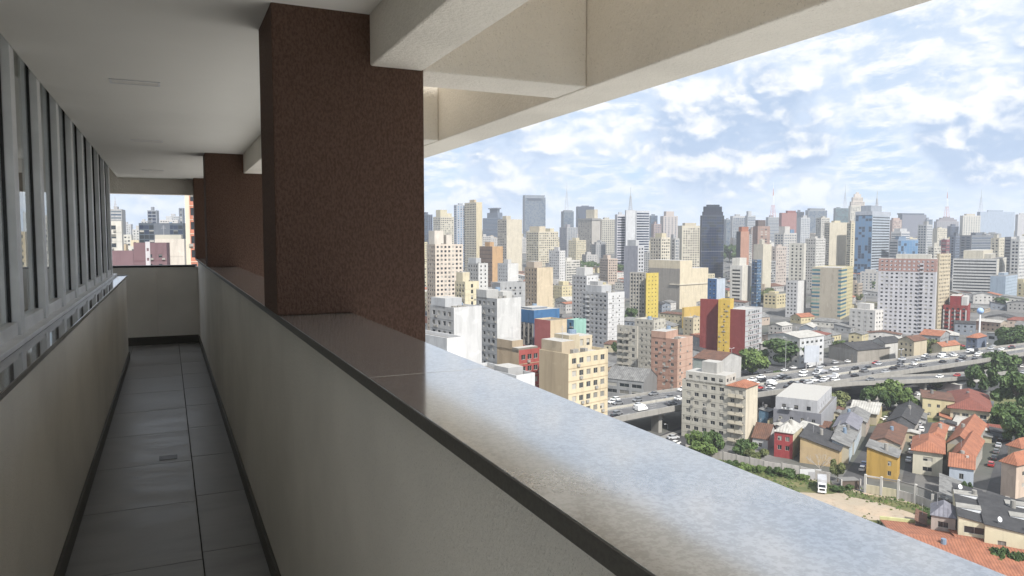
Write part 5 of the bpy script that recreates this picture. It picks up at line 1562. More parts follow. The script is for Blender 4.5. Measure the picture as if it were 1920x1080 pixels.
M_lotwall = wallmat((226, 218, 204))
wall_run('lot_wall', 'long stained white wall along the weedy edge of the vacant lot', [(1286, 851), (1332, 859), (1432, 881), (1500, 893), (1556, 905)], 2.9, .2, M_lotwall)
RU_ = thing('ruin_wall', 'roofless ruin wall with white posts and a long dark roof edge at the back of the lot', 'wall', tuple(plane(1622, 924, 0)))
o = plane(1622, 924, 0)
px = [(1622, 924), (1652, 929), (1684, 935), (1716, 944), (1748, 956), (1774, 964)]
P_ = [plane(u, v, 0) for u, v in px]
for i, p in enumerate(P_):
    b = MB(); b.box(-.28, -.28, -.2, .28, .28, 5.2 if i < 4 else 4.2)
    b.build('post', wallmat((232, 228, 220)), RU_, tuple(p - o), .3)
for i, (a, c) in enumerate(zip(P_, P_[1:])):
    l = (c - a).length; ang = math.atan2((c - a).y, (c - a).x)
    b = MB(); b.box(.30, -.12, -.2, l - .30, .12, 2.4)
    b.build('wall_panel', [wallmat((226, 210, 176)), wallmat((232, 220, 176)), M_lotwall, M_lotwall, M_lotwall][i], RU_, tuple(a - o), ang)
    b = MB(); b.box(.30, -.15, 4.6, l - .30, .15, 4.95)
    b.build('lintel_beam', M_roofflat if i > 0 else M_lotwall, RU_, tuple(a - o), ang)
WS = thing('gate_shelter', 'dark wooden gate shelter with a white post between the truck and the ruin', 'shelter', tuple(plane(1590, 915, 0)))
b = MB(); b.box(-2.6, -1.5, 2.5, 2.6, 1.5, 2.7); b.build('roof', M_roofflat, WS, None, -.35)
b = MB(); b.box(-2.5, -1.3, 0, 2.5, -1.15, 2.49); b.build('board_wall', plain('old_wood', (.10, .075, .06), .9), WS, None, -.35)
for x in (-2.75, 2.75):
    b = MB(); b.box(x - .15, -1.6, 0, x + .15, -1.3, 3.0); b.build('post', M_lotwall, WS, None, -.35)
GA = thing('graffiti_gate', 'white metal gate panel with a grey door beside the truck', 'gate', tuple(plane(1520, 899, 0)))
b = MB(); b.box(-3.2, -.1, 0, 3.0, .1, 3.0); b.build('panel', wallmat((222, 222, 232)), GA, None, -.45)
b = MB(); b.box(-.7, -.18, 0, 1.2, -.11, 2.3); b.build('door', M_mast, GA, None, -.45)

# white truck on the lot
p0 = plane(1541, 921, 0)
_d = plane(1543, 960, 0) - p0
TD = math.atan2(_d.y, _d.x)
TR = thing('truck', 'white box truck parked nose towards us on the bare earth lot', 'truck', tuple(p0 - Vector((math.cos(TD), math.sin(TD), 0)) * -.0), TD)
b = MB(); b.box(-4.6, -1.2, .95, .8, 1.2, 3.5); b.build('cargo_box', wallmat((206, 208, 218)), TR, None, 0, .05)
b = MB(); loft(b, [[(.9, -1.08, .6), (.9, 1.08, .6), (.9, 1.08, 1.8), (.9, .98, 2.65), (.9, -.98, 2.65), (.9, -1.08, 1.8)],
                   [(2.3, -1.08, .6), (2.3, 1.08, .6), (2.3, 1.08, 1.75), (2.0, .96, 2.6), (2.0, -.96, 2.6), (2.3, -1.08, 1.75)],
                   [(2.55, -1.0, .6), (2.55, 1.0, .6), (2.55, 1.0, 1.6), (2.35, .98, 1.72), (2.35, -.98, 1.72), (2.55, -1.0, 1.6)]])
b.build('cab', PAINT['white'], TR)
b = MB(); b.quad((2.375, -.93, 1.78), (2.375, .93, 1.78), (2.09, .86, 2.5), (2.09, -.86, 2.5)); b.build('windscreen', M_carglass, TR)
b = MB(); b.box(2.54, -.72, .95, 2.585, .72, 1.5); b.build('grille', M_dark, TR)
b = MB(); b.box(2.5, -1.1, .45, 2.72, 1.1, .78); b.build('bumper', M_aluw, TR)
for s in (-1, 1):
    b = MB(); b.box(2.545, s * .88 - .11, 1.0, 2.60, s * .88 + .11, 1.22); b.build('headlight', M_lampw, TR)
    b = MB(); b.box(2.05, s * 1.28 - .08, 1.7, 2.18, s * 1.28 + .08, 2.2); b.build('mirror', M_dark, TR)
wh = MB(); wh.tube((0, -.16, 0), (0, .16, 0), .48, .48, 14); whm = wh.mesh('wheel', M_tyre)
for x in (-3.4, 1.6):
    for y in (-.95, .95): link('wheel', whm, TR, (x, y, .48))
b = MB(); b.box(-4.5, -.4, .55, 2.2, .4, .94); b.build('chassis', M_dark, TR)

def landmark(u, D=None):
    return min(LAND, key=lambda a: abs(a[0] - u) + (abs(a[1] - D) * .15 if D else 0))[2]


# ================================================================= trees
TREES = [
    ('big bright green tree left on the viaduct bank, before the red slab', 1412, 704, 62, 652, 3), ('very large dark spreading tree beyond the viaduct beside the tall lamp post', 1470, 686, 84, 633, 0),
    ('dark tree at the right end of the big spreading tree', 1500, 684, 40, 650, 5), ('bright small tree on the side road beyond the viaduct', 1573, 668, 30, 637, 3),
    ('dark round tree beyond the viaduct, left of a yellow stall', 1607, 674, 36, 652, 0), ('bluish green tree beyond the viaduct', 1628, 672, 34, 646, 5), ('small dark tree beyond the viaduct by the cream houses', 1652, 674, 20, 655, 0),
    ('wide olive tree under the near edge of the viaduct', 1566, 772, 64, 730, 2), ('slender dark tree below the viaduct on the pavement', 1630, 766, 36, 722, 5), ('flat topped bright tree by the tall pole', 1672, 768, 56, 712, 3),
    ('dark tree under the flat topped bright tree', 1664, 772, 34, 732, 0), ('leafy light green tree left of the yellow villa', 1710, 776, 44, 738, 1), ('thin grey green tree by the petrol station canopy', 1760, 732, 44, 708, 4),
    ('tall dark tree behind the yellow villa, middle of the clump', 1840, 738, 56, 684, 0), ('wide dark tree right above the exit ramp', 1872, 706, 66, 656, 5), ('large deep green tree at the right edge beside the villa', 1908, 778, 76, 694, 0),
    ('deep green tree right of the villa columns', 1898, 812, 66, 752, 5), ('dark tree right below the villa garden', 1906, 836, 54, 780, 0), ('round tree in the villa garden', 1880, 806, 44, 770, 1),
    ('green tree against the foot of the worn block, left', 1308, 846, 38, 806, 3), ('green tree against the foot of the worn block, middle', 1338, 850, 46, 808, 0), ('low green tree at the lot wall left of the cottage', 1322, 858, 62, 826, 1),
    ('green tree left of the white cottage', 1396, 860, 44, 822, 5), ('olive small tree before the red house', 1418, 868, 44, 840, 2), ('small palm like tree by the gate shelter', 1572, 905, 30, 862, 2),
    ('tree between the villa wing and the ramp', 1742, 758, 30, 730, 4), ('dark tree beside the grey rendered garage', 1893, 668, 54, 612, 0), ('dark tree at the far right beyond the garage', 1914, 660, 40, 608, 5),
    ('round dark tree beside the rose topped block', 1624, 606, 34, 576, 0), ('tree below the red pilaster block', 1800, 668, 26, 648, 5), ('brownish green tree below the rose topped block', 1744, 672, 44, 632, 2),
    ('dense tree right of the red pilaster block', 1766, 586, 20, 560, 0), ('small dark tree behind the coral block', 1160, 668, 24, 640, 0), ('dark tree between the white block and the yellow slab', 1183, 604, 26, 576, 0),
    ('dark tree at the foot of the salmon pink block', 1272, 732, 20, 716, 0), ('dark tree under the beige slab', 1046, 700, 18, 680, 5),
    ('green tree beside the light blue house', 1812, 932, 18, 902, 0), ('tree left of the grey bus lane kiosk', 1700, 660, 24, 640, 5), ('large park tree in front of the cream slab group', 1014, 494, 30, 467, 0),
]
for t_ in TREES: tree(*t_)
for i, (u, v, w_, vt, k) in enumerate([(1072, 508, 26, 488, 0), (1090, 509, 28, 488, 5), (1108, 510, 26, 489, 0), (1126, 509, 18, 492, 5), (1046, 520, 30, 504, 0), (1160, 512, 26, 494, 5), (1185, 512, 14, 500, 0),
                                       (1322, 488, 34, 472, 0), (1345, 490, 40, 470, 5), (1368, 492, 34, 457, 0), (1382, 494, 26, 470, 5), (1452, 512, 24, 486, 0), (1460, 514, 18, 490, 5), (868, 500, 18, 458, 0),
                                       (876, 488, 14, 460, 5), (944, 486, 12, 470, 0), (1340, 560, 18, 538, 0), (1440, 568, 46, 540, 2), (1420, 564, 36, 536, 2), (1636, 548, 16, 524, 0), (1880, 574, 24, 556, 5), (1808, 585, 18, 568, 0),
                                       (1690, 512, 18, 498, 5), (1240, 540, 16, 524, 0), (1140, 560, 18, 545, 0), (790, 560, 14, 520, 0), (1602, 700, 14, 690, 0), (1460, 708, 20, 694, 5), (1530, 580, 22, 566, 0), (1610, 566, 16, 550, 2)]):
    tree('tree by ' + landmark(u, gdist(u, v)), u, v, w_, vt, k, group='trees among the distant blocks')

# leafless pale tree
BT = thing('bare_tree', 'leafless pale tree spreading in front of the tan house', 'tree', tuple(plane(1536, 892, 0)))
rg = random.Random(3)
b = MB(); b.tube((0, 0, -.1), (.1, 0, 2.4), .20, .15, 6); b.build('trunk', M_barkp, BT)
b = MB()
def twig(p, d, l, r, n):
    q = p + d * l
    b.tube(tuple(p), tuple(q), r, r * .6, 4, cap=False)
    if n:
        for _ in range(3):
            e = (d + Vector((rg.uniform(-.7, .7), rg.uniform(-.7, .7), rg.uniform(-.1, .4)))).normalized()
            twig(q, e, l * .72, r * .6, n - 1)
for k in range(6):
    a = k * 1.05
    twig(Vector((.1, 0, 2.3)), Vector((math.cos(a), math.sin(a), .75)).normalized(), 1.9, .09, 3)
b.build('limb', M_barkp, BT)

for i, (u, v, w_, h, k) in enumerate([(1372, 878, 26, 16, 0), (1396, 884, 30, 14, 3), (1424, 890, 26, 16, 1), (1452, 892, 30, 16, 0), (1478, 896, 34, 18, 5), (1505, 902, 26, 12, 1), (1416, 906, 20, 8, 2),
                                      (1570, 924, 26, 12, 0), (1590, 920, 22, 12, 5), (1742, 972, 26, 18, 0), (1766, 966, 20, 14, 3), (1724, 966, 18, 12, 1), (1724, 1012, 16, 10, 3)]):
    bush('weedy bush on the vacant lot', u, v, w_, h, k, 'bushes on the vacant lot')
for i, (u, v, w_, h, k) in enumerate([(1846, 1050, 30, 26, 0), (1864, 1058, 38, 34, 5), (1886, 1064, 42, 38, 0), (1910, 1070, 42, 38, 5), (1868, 1070, 30, 24, 1)]):
    bush('dense dark shrub below the black roofed houses', u, v, w_, h, k, 'garden shrubs in the near corner')

# tufts of grass on the lot
tb = MB(); rg = random.Random(5)
for (u0, v0, u1, v1, n) in ((1335, 862, 1560, 912, 800), (1370, 882, 1500, 922, 300), (1580, 920, 1780, 964, 350), (1612, 976, 1740, 1010, 260), (1740, 750, 1900, 800, 400)):
    for _ in range(n):
        k = rg.random(); u = u0 + (u1 - u0) * k; v = v0 + (v1 - v0) * k + rg.gauss(0, 6)
        p = plane(u, v, .06); h = rg.uniform(.15, .5); a = rg.uniform(0, 3.14); r = h * .9
        c_, s_ = math.cos(a) * r, math.sin(a) * r
        tb.quad((p.x - c_, p.y - s_, p.z), (p.x + c_, p.y + s_, p.z), (p.x + c_ * .7, p.y + s_ * .7, p.z + h), (p.x - c_ * .7 + .1, p.y - s_ * .7, p.z + h * .8), rg.choice((0, 1, 2, 2)))
tag(tb.build('grass_tufts', LEAF), 'scattered tufts of rough grass on the vacant lot', 'grass', None, 'stuff')

# ================================================================= posts, lamps, signs
def lamp_post(label, u, vb, vt, arm=2.0, heads=2, D=None, zb=None):
    if D is None: D = gdist(u, vb)
    t_, e = level_dir(u, vt); zt = EZ + e * D; z0 = G(D) if zb is None else zb
    T = thing('street_lamp', label, 'street lamp', to_world(t_ * D, D, z0), R(25) - YAW, 'tall posts along the viaduct')
    b = MB(); b.tube((0, 0, 0), (0, 0, zt - z0), .17, .09, 8); b.build('pole', M_mast, T)
    for s in ((-1, 1)[:heads]):
        b = MB(); b.tube((0, 0, zt - z0 - .25), (s * arm, 0, zt - z0 + .1), .06, .05, 5); b.box(min(s * arm, s * (arm + .8)), -.18, zt - z0 + .02, max(s * arm, s * (arm + .8)), .18, zt - z0 + .18)
        b.build('lamp_head', M_aluw, T)
    return T
lamp_post('tall pale lamp post standing before the very large spreading tree', 1474, 700, 632, 1.2, 1)
lamp_post('tall slim pole rising across the viaduct near the flat topped tree', 1690, 726, 655, 1.0, 2)
lamp_post('tall thin pole in front of the tan slab, beyond the viaduct', 1623, 646, 550, .8, 2)
lamp_post('street lamp with a crossbar near the exit ramp', 1850, 690, 660, 1.6, 2)
lamp_post('short lamp post by the road curve below the viaduct', 1252, 806, 795, .8, 1)
lamp_post('lamp post on the far kerb by the garage', 1851, 656, 632, 1.0, 1)
lamp_post('pole with a crossbar above the striped red roof', 1372, 690, 653, 1.0, 2)
for i, (u, vb, vt) in enumerate([(1513, 690, 652), (1560, 672, 620), (1262, 742, 700), (1892, 872, 836), (1598, 690, 664), (1770, 690, 668), (1702, 676, 640)]):
    D = gdist(u, vb); t_, e = level_dir(u, vt); z0 = G(D)
    T = thing('utility_pole', 'wooden utility pole with a short crossarm', 'utility pole', to_world(t_ * D, D, z0), R(30 + 20 * i), 'utility poles')
    h = EZ + e * D - z0
    b = MB(); b.tube((0, 0, 0), (0, 0, h), .16, .11, 7); b.build('pole', plain('pole_wood', (.16, .145, .125), .9), T)
    b = MB(); b.box(-1.1, -.06, h - .9, 1.1, .06, h - .78); b.build('crossarm', M_conc, T)
BL = thing('blank_hoarding', 'large blank white hoarding standing beside the side road beyond the viaduct', 'hoarding', tuple(at(1522, 655, 395) - Vector((0, 0, EZ + level_dir(1522, 655)[1] * 395))), R(8) - YAW)
b = MB(); b.box(-4.2, -.25, 4, 4.2, .25, 13); b.build('panel', wallmat((214, 222, 236)), BL)
for x in (-3, 3):
    b = MB(); b.box(x - .2, -.2, 0, x + .2, .2, 3.99); b.build('post', M_mast, BL)
DS = thing('water_sphere', 'white and blue ball shaped water tank on a short stand right of the red block', 'water tank', tuple(at(1838, 583, 470)))
bm_ = bpy.data.meshes.new('ball')
import bmesh
q = bmesh.new(); bmesh.ops.create_uvsphere(q, u_segments=14, v_segments=9, radius=2.0); q.to_mesh(bm_); q.free(); bm_.materials.append(plain('tank_ball', (.30, .45, .72), .5))
link('ball', bm_, DS)
b = MB(); b.tube((0, 0, -34), (0, 0, -1.8), .5, .5, 8); b.build('stand', M_aluw, DS)

# roof details on the near black roofs, graffiti on the worn block
def roof_item(parent_label, name, fx, fy, build):
    for o in COL.objects:
        if o.get('label') == parent_label:
            rf = [c for c in o.children if c.name.split('.')[0] == 'roof'][0]
            vs = rf.data.vertices
            X = [v.co.x for v in vs]; Y = [v.co.y for v in vs]
            x = min(X) + (max(X) - min(X)) * fx; y = min(Y) + (max(Y) - min(Y)) * fy
            z0, z1 = min(v.co.z for v in vs) + .14, max(v.co.z for v in vs)
            z = z0 + (z1 - z0) * fy
            build(o, x, y, z); return
def skylight(o, x, y, z):
    b = MB(); b.box(x - 1.6, y - 2.4, z - .5, x + 1.6, y + 2.4, z + .42, 0); b.box(x - 1.7, y - 2.5, z + .42, x + 1.7, y + 2.5, z + .5, 1)
    b.build('skylight', [M_aluw, T_PALE], o)
def dish(o, x, y, z):
    b = MB(); b.tube((x, y, z - .2), (x, y, z + .8), .05, .05, 5); b.tube((x, y, z + .8), (x - .25, y - .25, z + .95), .12, .6, 10); b.build('satellite_dish', M_aluw, o)
def chimney(o, x, y, z):
    b = MB(); b.box(x - .35, y - .35, z - 1, x + .35, y + .35, z + 1.6); b.build('chimney', M_lotwall, o)
L1, L2 = 'cream house with a long black roof and two skylights, left of the pair', 'wider cream house with a black roof and skylights at the right edge'
for fx in (.3, .7): roof_item(L1, 'skylight', fx, .62, skylight)
for fx in (.45, .8): roof_item(L2, 'skylight', fx, .3, skylight)
roof_item(L1, 'dish', .8, .8, dish); roof_item(L2, 'dish', .1, .3, dish); roof_item(L2, 'dish', .12, .75, dish)
for o in list(COL.objects):
    if o.get('label', '').startswith('long near orange tiled'):
        vs = [c for c in o.children if c.name.startswith('roof')][0].data.vertices
        zt = max(v.co.z for v in vs); ya, yb = max(v.co.y for v in vs), min(v.co.y for v in vs); xm = sum(v.co.x for v in vs) / len(vs)
        b = MB(); xf = max(v.co.x for v in vs); ze = zt - 2.6; b.box(xf - .05, yb + (ya - yb) * .45, ze - .3, xf + .4, ya, ze + .75); b.build('verge', wallmat((226, 232, 150)), o)
        b = MB(); b.box(xm - 5.3, ya + .02, zt - 2.7, xm + .25, ya + .3, zt + .36); b.build('verge', M_lotwall, o)
roof_item('light blue house with a broken orange roof', 'chimney', .4, .3, chimney)
for o in list(COL.objects):
    if o.get('label', '').startswith('worn off-white eight-storey'):
        vs = o.children[0].data.vertices if o.children[0].name.startswith('wall') else [c for c in o.children if c.name.startswith('wall')][0].data.vertices
        x0 = min(v.co.x for v in vs); y0 = min(v.co.y for v in vs); y1 = max(v.co.y for v in vs); z1 = max(v.co.z for v in vs)
        b = MB(); rg = random.Random(9)
        for k in range(11):
            y = y1 - .8 - k * .62; z = z1 - 13.6 + rg.uniform(-.2, .4)
            pts = [(y + rg.uniform(-.4, .4), z + rg.uniform(-.7, .9)) for _ in range(4)]
            for p, q_ in zip(pts, pts[1:]):
                d = Vector((q_[0] - p[0], q_[1] - p[1])); n = Vector((-d.y, d.x)).normalized() * .07
                b.quad((x0 - .012, p[0] + n.x, p[1] + n.y), (x0 - .012, p[0] - n.x, p[1] - n.y), (x0 - .012, q_[0] - n.x, q_[1] - n.y), (x0 - .012, q_[0] + n.x, q_[1] + n.y))
        b.build('graffiti', M_dark, o)

# ================================================================= vehicles
COLS = ['white'] * 7 + ['silver'] * 5 + ['grey'] * 5 + ['black'] * 6 + ['red']
KINDS = ['hatch'] * 5 + ['sedan'] * 4 + ['suv'] * 3 + ['van']
KW = {'hatch': 'hatchback', 'sedan': 'saloon', 'suv': 'off-roader', 'van': 'van'}
rg = random.Random(23)
LN = [(.09, 'outermost far'), (.20, 'second far'), (.305, 'third far'), (.42, 'innermost far'), (.59, 'innermost near'), (.70, 'second near'), (.80, 'third near'), (.905, 'outermost near')]
for k, nm in LN:
    s = rg.uniform(.0, .05)
    while s < .90:
        p, a = along(U, Lw, s, k)
        u, v = proj(p)
        if 1130 < u < 1935 and not (1285 < u < 1412 and k > .3):
            kind = rg.choice(KINDS); colr = rg.choice(COLS)
            if kind == 'van': colr = 'white'
            if k == .305 and 1560 < u < 1580: colr, kind = 'yellow', 'hatch'
            car(f'{colr} {KW[kind]} in the {nm} lane, level with {landmark(u)}', p + Vector((0, 0, .012)), a + (math.pi if k < .5 else 0) + rg.uniform(-.02, .02), kind, colr, 'cars on the viaduct')
        s += rg.choice((.032, .045, .06, .085, .12)) * (1.0 if k < .5 else 1.05)
for s, c_, kd in ((.18, 'grey', 'sedan'), (.50, 'white', 'sedan'), (.60, 'red', 'hatch'), (.74, 'silver', 'sedan')):
    p, a = along(RU, RL, s, .5)
    car(f'{c_} {KW[kd]} on the exit ramp', p + Vector((0, 0, .0)), a + math.pi, kd, c_, 'cars on the exit ramp')
# lorry and pick-ups on the deck
def lorry(label, p, a, k):
    T = thing('lorry', label, 'lorry', tuple(p), a, 'lorries on the viaduct')
    b = MB(); b.box(-3.4, -1.15, .9, 1.0, 1.15, 3.1 if k else 1.5); b.build('cargo_box' if k else 'cargo_bed', PAINT['white'] if k else M_mast, T)
    b = MB(); b.box(1.1, -1.0, .5, 2.7, 1.0, 1.5); b.box(1.1, -.95, 1.5, 2.3, .95, 2.3); b.build('cab', PAINT['white'], T)
    b = MB(); b.quad((2.62, -.85, 1.52), (2.62, .85, 1.52), (2.33, .8, 2.2), (2.33, -.8, 2.2)); b.build('windscreen', M_carglass, T)
    for x in (-2.4, 1.9):
        for y in (-.9, .9): link('wheel', whm, T, (x, y, .46))
for lab, s, k, bx_ in (('white box lorry in the near lanes left of the off-white block', .205, .66, 1), ('white lorry with an open bed in the near lanes', .50, .70, 0), ('white pick-up lorry with an open bed in the far lanes', .435, .30, 0)):
    p, a = along(U, Lw, s, k)
    lorry(lab, p + Vector((0, 0, .012)), a + (math.pi if k < .5 else 0), bx_)

def rider_mesh():
    me = bpy.data.meshes.new('person')
    vs = [(-.25, 0, .95), (-.15, 0, 1.35), (-.05, 0, 1.52), (.02, 0, 1.68), (.10, -.18, .82), (-.05, -.2, .45), (.10, .18, .82), (-.05, .2, .45), (-.08, -.2, 1.42), (.2, -.28, 1.2), (.45, -.3, 1.08), (-.08, .2, 1.42), (.2, .28, 1.2), (.45, .3, 1.08)]
    es = [(0, 1), (1, 2), (2, 3), (0, 4), (4, 5), (0, 6), (6, 7), (1, 8), (8, 9), (9, 10), (1, 11), (11, 12), (12, 13)]
    me.from_pydata(vs, es, [])
    o = bpy.data.objects.new('person', me); COL.objects.link(o)
    md = o.modifiers.new('skin', 'SKIN')
    rad = [.17, .17, .08, .13, .10, .07, .10, .07, .08, .06, .05, .08, .06, .05]
    for i, r in enumerate(rad): me.skin_vertices[0].data[i].radius = (r, r)
    me.skin_vertices[0].data[0].use_root = True
    o.modifiers.new('sub', 'SUBSURF').levels = 1
    dg = bpy.context.evaluated_depsgraph_get()
    m2 = bpy.data.meshes.new_from_object(o.evaluated_get(dg))
    m2.materials.clear(); m2.materials.append(plain('dark_clothes', (.035, .035, .045), .8))
    bpy.data.objects.remove(o)
    return m2
RM = rider_mesh()
for i, (s, k) in enumerate(((.15, .50), (.515, .60), (.545, .95), (.66, .45))):
    p, a = along(U, Lw, s, k if k != .50 else .53)
    loc = tuple(p + Vector((0, 0, .012)))
    motorbike('motorcycle threading between the lanes of the viaduct, level with ' + landmark(proj(p)[0]), loc, a, 'motorcycles on the viaduct')
    tag(link('person', RM, None, loc, a), 'person in dark clothes riding a motorcycle on the viaduct, level with ' + landmark(proj(p)[0]), 'person', 'motorcycle riders')

def cars_px(lst, group, phrase):
    for (u, v, kd, c_, u2, v2) in lst:
        D = gdist(u, v); t_, e = level_dir(u, v)
        p = to_world(t_ * D, D, G(D) + .055); q_ = plane(u2, v2, 0); d = q_ - p
        car(f'{c_} {KW[kd]} {phrase}', p, math.atan2(d.y, d.x), kd, c_, group)
cars_px([(1858, 876, 'hatch', 'red', 1868, 845), (1864, 862, 'sedan', 'black', 1872, 840), (1868, 850, 'hatch', 'grey', 1876, 830), (1872, 840, 'sedan', 'silver', 1880, 820), (1876, 830, 'hatch', 'black', 1883, 812),
         (1880, 821, 'suv', 'black', 1887, 806), (1890, 828, 'sedan', 'black', 1895, 812)], 'cars parked in the right hand side street', 'parked in the side street beside the light blue house')
cars_px([(1617, 884, 'hatch', 'white', 1628, 860), (1620, 874, 'sedan', 'blue', 1630, 850)], 'cars in the narrow side street', 'in the narrow side street left of the mustard house')
cars_px([(1716, 824, 'hatch', 'black', 1722, 806), (1712, 836, 'sedan', 'grey', 1718, 812), (1728, 810, 'suv', 'white', 1733, 796), (1708, 850, 'hatch', 'white', 1714, 830), (1704, 866, 'sedan', 'silver', 1710, 850), (1724, 800, 'hatch', 'silver', 1729, 790)],
        'cars in the street behind the cream house', 'in the street left of the three-storey house')
cars_px([(1662, 788, 'sedan', 'white', 1690, 786), (1676, 784, 'suv', 'black', 1700, 782), (1670, 793, 'hatch', 'silver', 1700, 790)], 'cars by the barn', 'parked beside the pale roofed barn')
cars_px([(1722, 744, 'hatch', 'white', 1745, 738), (1268, 834, 'hatch', 'white', 1290, 826), (1262, 826, 'sedan', 'silver', 1290, 820), (1430, 772, 'suv', 'white', 1460, 768)], 'cars on the road below the viaduct', 'on the road in the shade below the viaduct')
cars_px([(1420 + 24 * i + RND.uniform(-5, 5), 703 - 3.2 * i, RND.choice(KINDS), RND.choice(COLS), 1520 + 24 * i, 690 - 3.2 * i) for i in range(20)], 'cars along the road beyond the viaduct', 'in the queue along the road beyond the viaduct')
cars_px([(u, v, RND.choice(KINDS[:12]), RND.choice(COLS), u - 14, v + 16) for u, v in [(1880, 688), (1892, 690), (1904, 688), (1916, 690), (1878, 700), (1890, 704), (1906, 700), (1872, 716), (1884, 720), (1880, 732), (1876, 746), (1890, 744), (1916, 702)]],
        'cars in the right hand avenue', 'in the avenue between the dark trees')
cars_px([(u, v, RND.choice(KINDS[:12]), RND.choice(COLS), u + 20, v - 2) for u, v in [(1862, 652), (1880, 648), (1900, 654), (1912, 648), (1782, 664), (1796, 660), (1538, 690), (1530, 684)]], 'cars near the garage', 'parked by the garage beyond the viaduct')

# ================================================================= the carpet of roofs between the named blocks
PAL = [((232, 226, 214), 'off-white'), ((222, 206, 172), 'sand coloured'), ((206, 202, 198), 'pale grey'), ((236, 232, 226), 'white'), ((196, 176, 152), 'tan'), ((214, 190, 170), 'pinkish'), ((178, 176, 172), 'grey'),
       ((232, 214, 160), 'yellowish'), ((150, 160, 176), 'blue grey')]
RF = [('orange', 'orange tiled'), ('brown', 'brown tiled'), ('grey', 'grey sheet'), ('dark', 'dark'), ('pale', 'pale sheet'), ('red', 'red tiled'), ('grey', 'grey sheet'), ('pale', 'pale sheet')]
rg = random.Random(41)
DK = [(U[i] + Lw[i]) / 2 for i in range(len(U))]
def rf_of(p): return (p.x * CY - p.y * SY, p.x * SY + p.y * CY)
DKR = [rf_of(p) for p in DK]
def clear(r, f, rad, slack=1.0):
    for (a, b_, c) in FOOT:
        if (a - r) ** 2 + (b_ - f) ** 2 < ((c + rad) * slack) ** 2: return False
    for (a, b_), (c, d) in zip(DKR, DKR[1:]):
        t = max(0, min(1, ((r - a) * (c - a) + (f - b_) * (d - b_)) / ((c - a) ** 2 + (d - b_) ** 2)))
        if math.hypot(a + (c - a) * t - r, b_ + (d - b_) * t - f) < 30 + rad: return False
    return True
nh = nb = 0
tries = 0
def volume(label, r, f, w, d, h, psi, col, roof, cat, name, grp, wn):
    zb = G(f) - .4
    T = thing(name, label, cat, to_world(r, f, zb), R(psi) - YAW, grp)
    mb, wb = MB(), MB()
    x0, y0, x1, y1 = -w / 2, -d / 2, w / 2, d / 2
    fl = f > 750
    facade(mb, wb, (x0, y0), (1, 0), (0, -1), w, 0, h, wn, 0, fl); facade(mb, wb, (x0, y1), (0, -1), (-1, 0), d, 0, h, wn, 0, fl)
    mb.quad((x1, y0, 0), (x1, y1, 0), (x1, y1, h), (x1, y0, h)); mb.quad((x1, y1, 0), (x0, y1, 0), (x0, y1, h), (x1, y1, h))
    if not roof:
        mb.quad((x0, y0, h), (x1, y0, h), (x1, y1, h), (x0, y1, h), 1)
        mb.box(x0 + w * .2, y0 + d * .3, h, x0 + w * .55, y0 + d * .8, h + rg.uniform(2, 4.5), 0, False)
    mb.build('wall', [wallmat(col), rg.choice((M_roofflat, M_roofpale))], T)
    if wb.v: tag(wb.build('window', GL, T), None, None, None, 'stuff')
    if roof: pitched(T, roof[0], ROOFS[roof[1]], x0, y0, x1, y1, h, roof[2], .4, wallmat(col))
    FOOT.append((r, f, math.hypot(w, d) / 2 * .8))
while nh < 265 and tries < 9000:
    tries += 1
    f = 330 + 800 * rg.random() ** 1.25
    t = rg.uniform(-.14, .70) if rg.random() < .93 else rg.uniform(-.56, -.40)
    r = t * f
    w, d = rg.uniform(8, 20), rg.uniform(8, 22)
    rad = math.hypot(w, d) / 2
    if not clear(r, f, rad * .8, .9): continue
    pu, pv = proj(to_world(r, f, G(f)))
    if f < 420 and 1130 < pu < 1500: continue
    (c_, cn), (rk, rn) = rg.choice(PAL), rg.choice(RF)
    kind = rg.choice(('hip', 'gx', 'gy', 'gx', 'sx'))
    h = rg.uniform(4, 9)
    volume(f'{cn} house, {rn} {dict(hip="hipped", gx="gabled", gy="gabled", sx="lean-to")[kind]} roof, near {landmark(pu, f)}', r, f, w, d, h, rg.choice((30, 45, 55, 62)) + rg.uniform(-4, 4), c_, (kind, rk, rg.uniform(1.2, 3.2)),
           'house', 'house', 'low houses between the blocks', G_(3.4, 1.3, 3.1, 1.3, .9, .6, .6))
    nh += 1
def roof_clutter(T, w, d, h, rise):
    k = rg.random()
    if k < .45:
        b = MB(); x, y = w * rg.uniform(-.2, .2), d * rg.uniform(-.2, .2)
        b.tube((x, y, h + rise * .3), (x, y, h + rise + 1.3), .62, .55, 10); b.build('water_tank', rg.choice((M_tank, M_conc, M_conc, M_roofflat)), T)
    if k > .3:
        b = MB(); x, y = w * rg.uniform(-.35, .35), d * rg.uniform(-.35, .35)
        b.tube((x, y, h), (x, y, h + rise + 2.6), .06, .05, 4); b.box(x - .7, y - .03, h + rise + 2.0, x + .7, y + .03, h + rise + 2.06); b.build('antenna', M_mast, T)
for o in [o for o in COL.objects if o.get('category') == 'house' and o.parent is None]:
    wl_ = [c for c in o.children if c.name.split('.')[0] == 'wall'][0].data.vertices
    xs = [v.co.x for v in wl_]; ys_ = [v.co.y for v in wl_]; rf_ = [c for c in o.children if c.name.split('.')[0] == 'roof']
    if rf_ and (o.location - cam.location).length < 560:
        zz = [v.co.z for v in rf_[0].data.vertices]
        roof_clutter(o, max(xs) - min(xs), max(ys_) - min(ys_), max(v.co.z for v in wl_), (max(zz) - min(zz)) * .7)
def inpoly(u, v, pts):
    c_ = False
    for (x1, y1), (x2, y2) in zip(pts, pts[1:] + pts[:1]):
        if (y1 > v) != (y2 > v) and u < (x2 - x1) * (v - y1) / (y2 - y1) + x1: c_ = not c_
    return c_
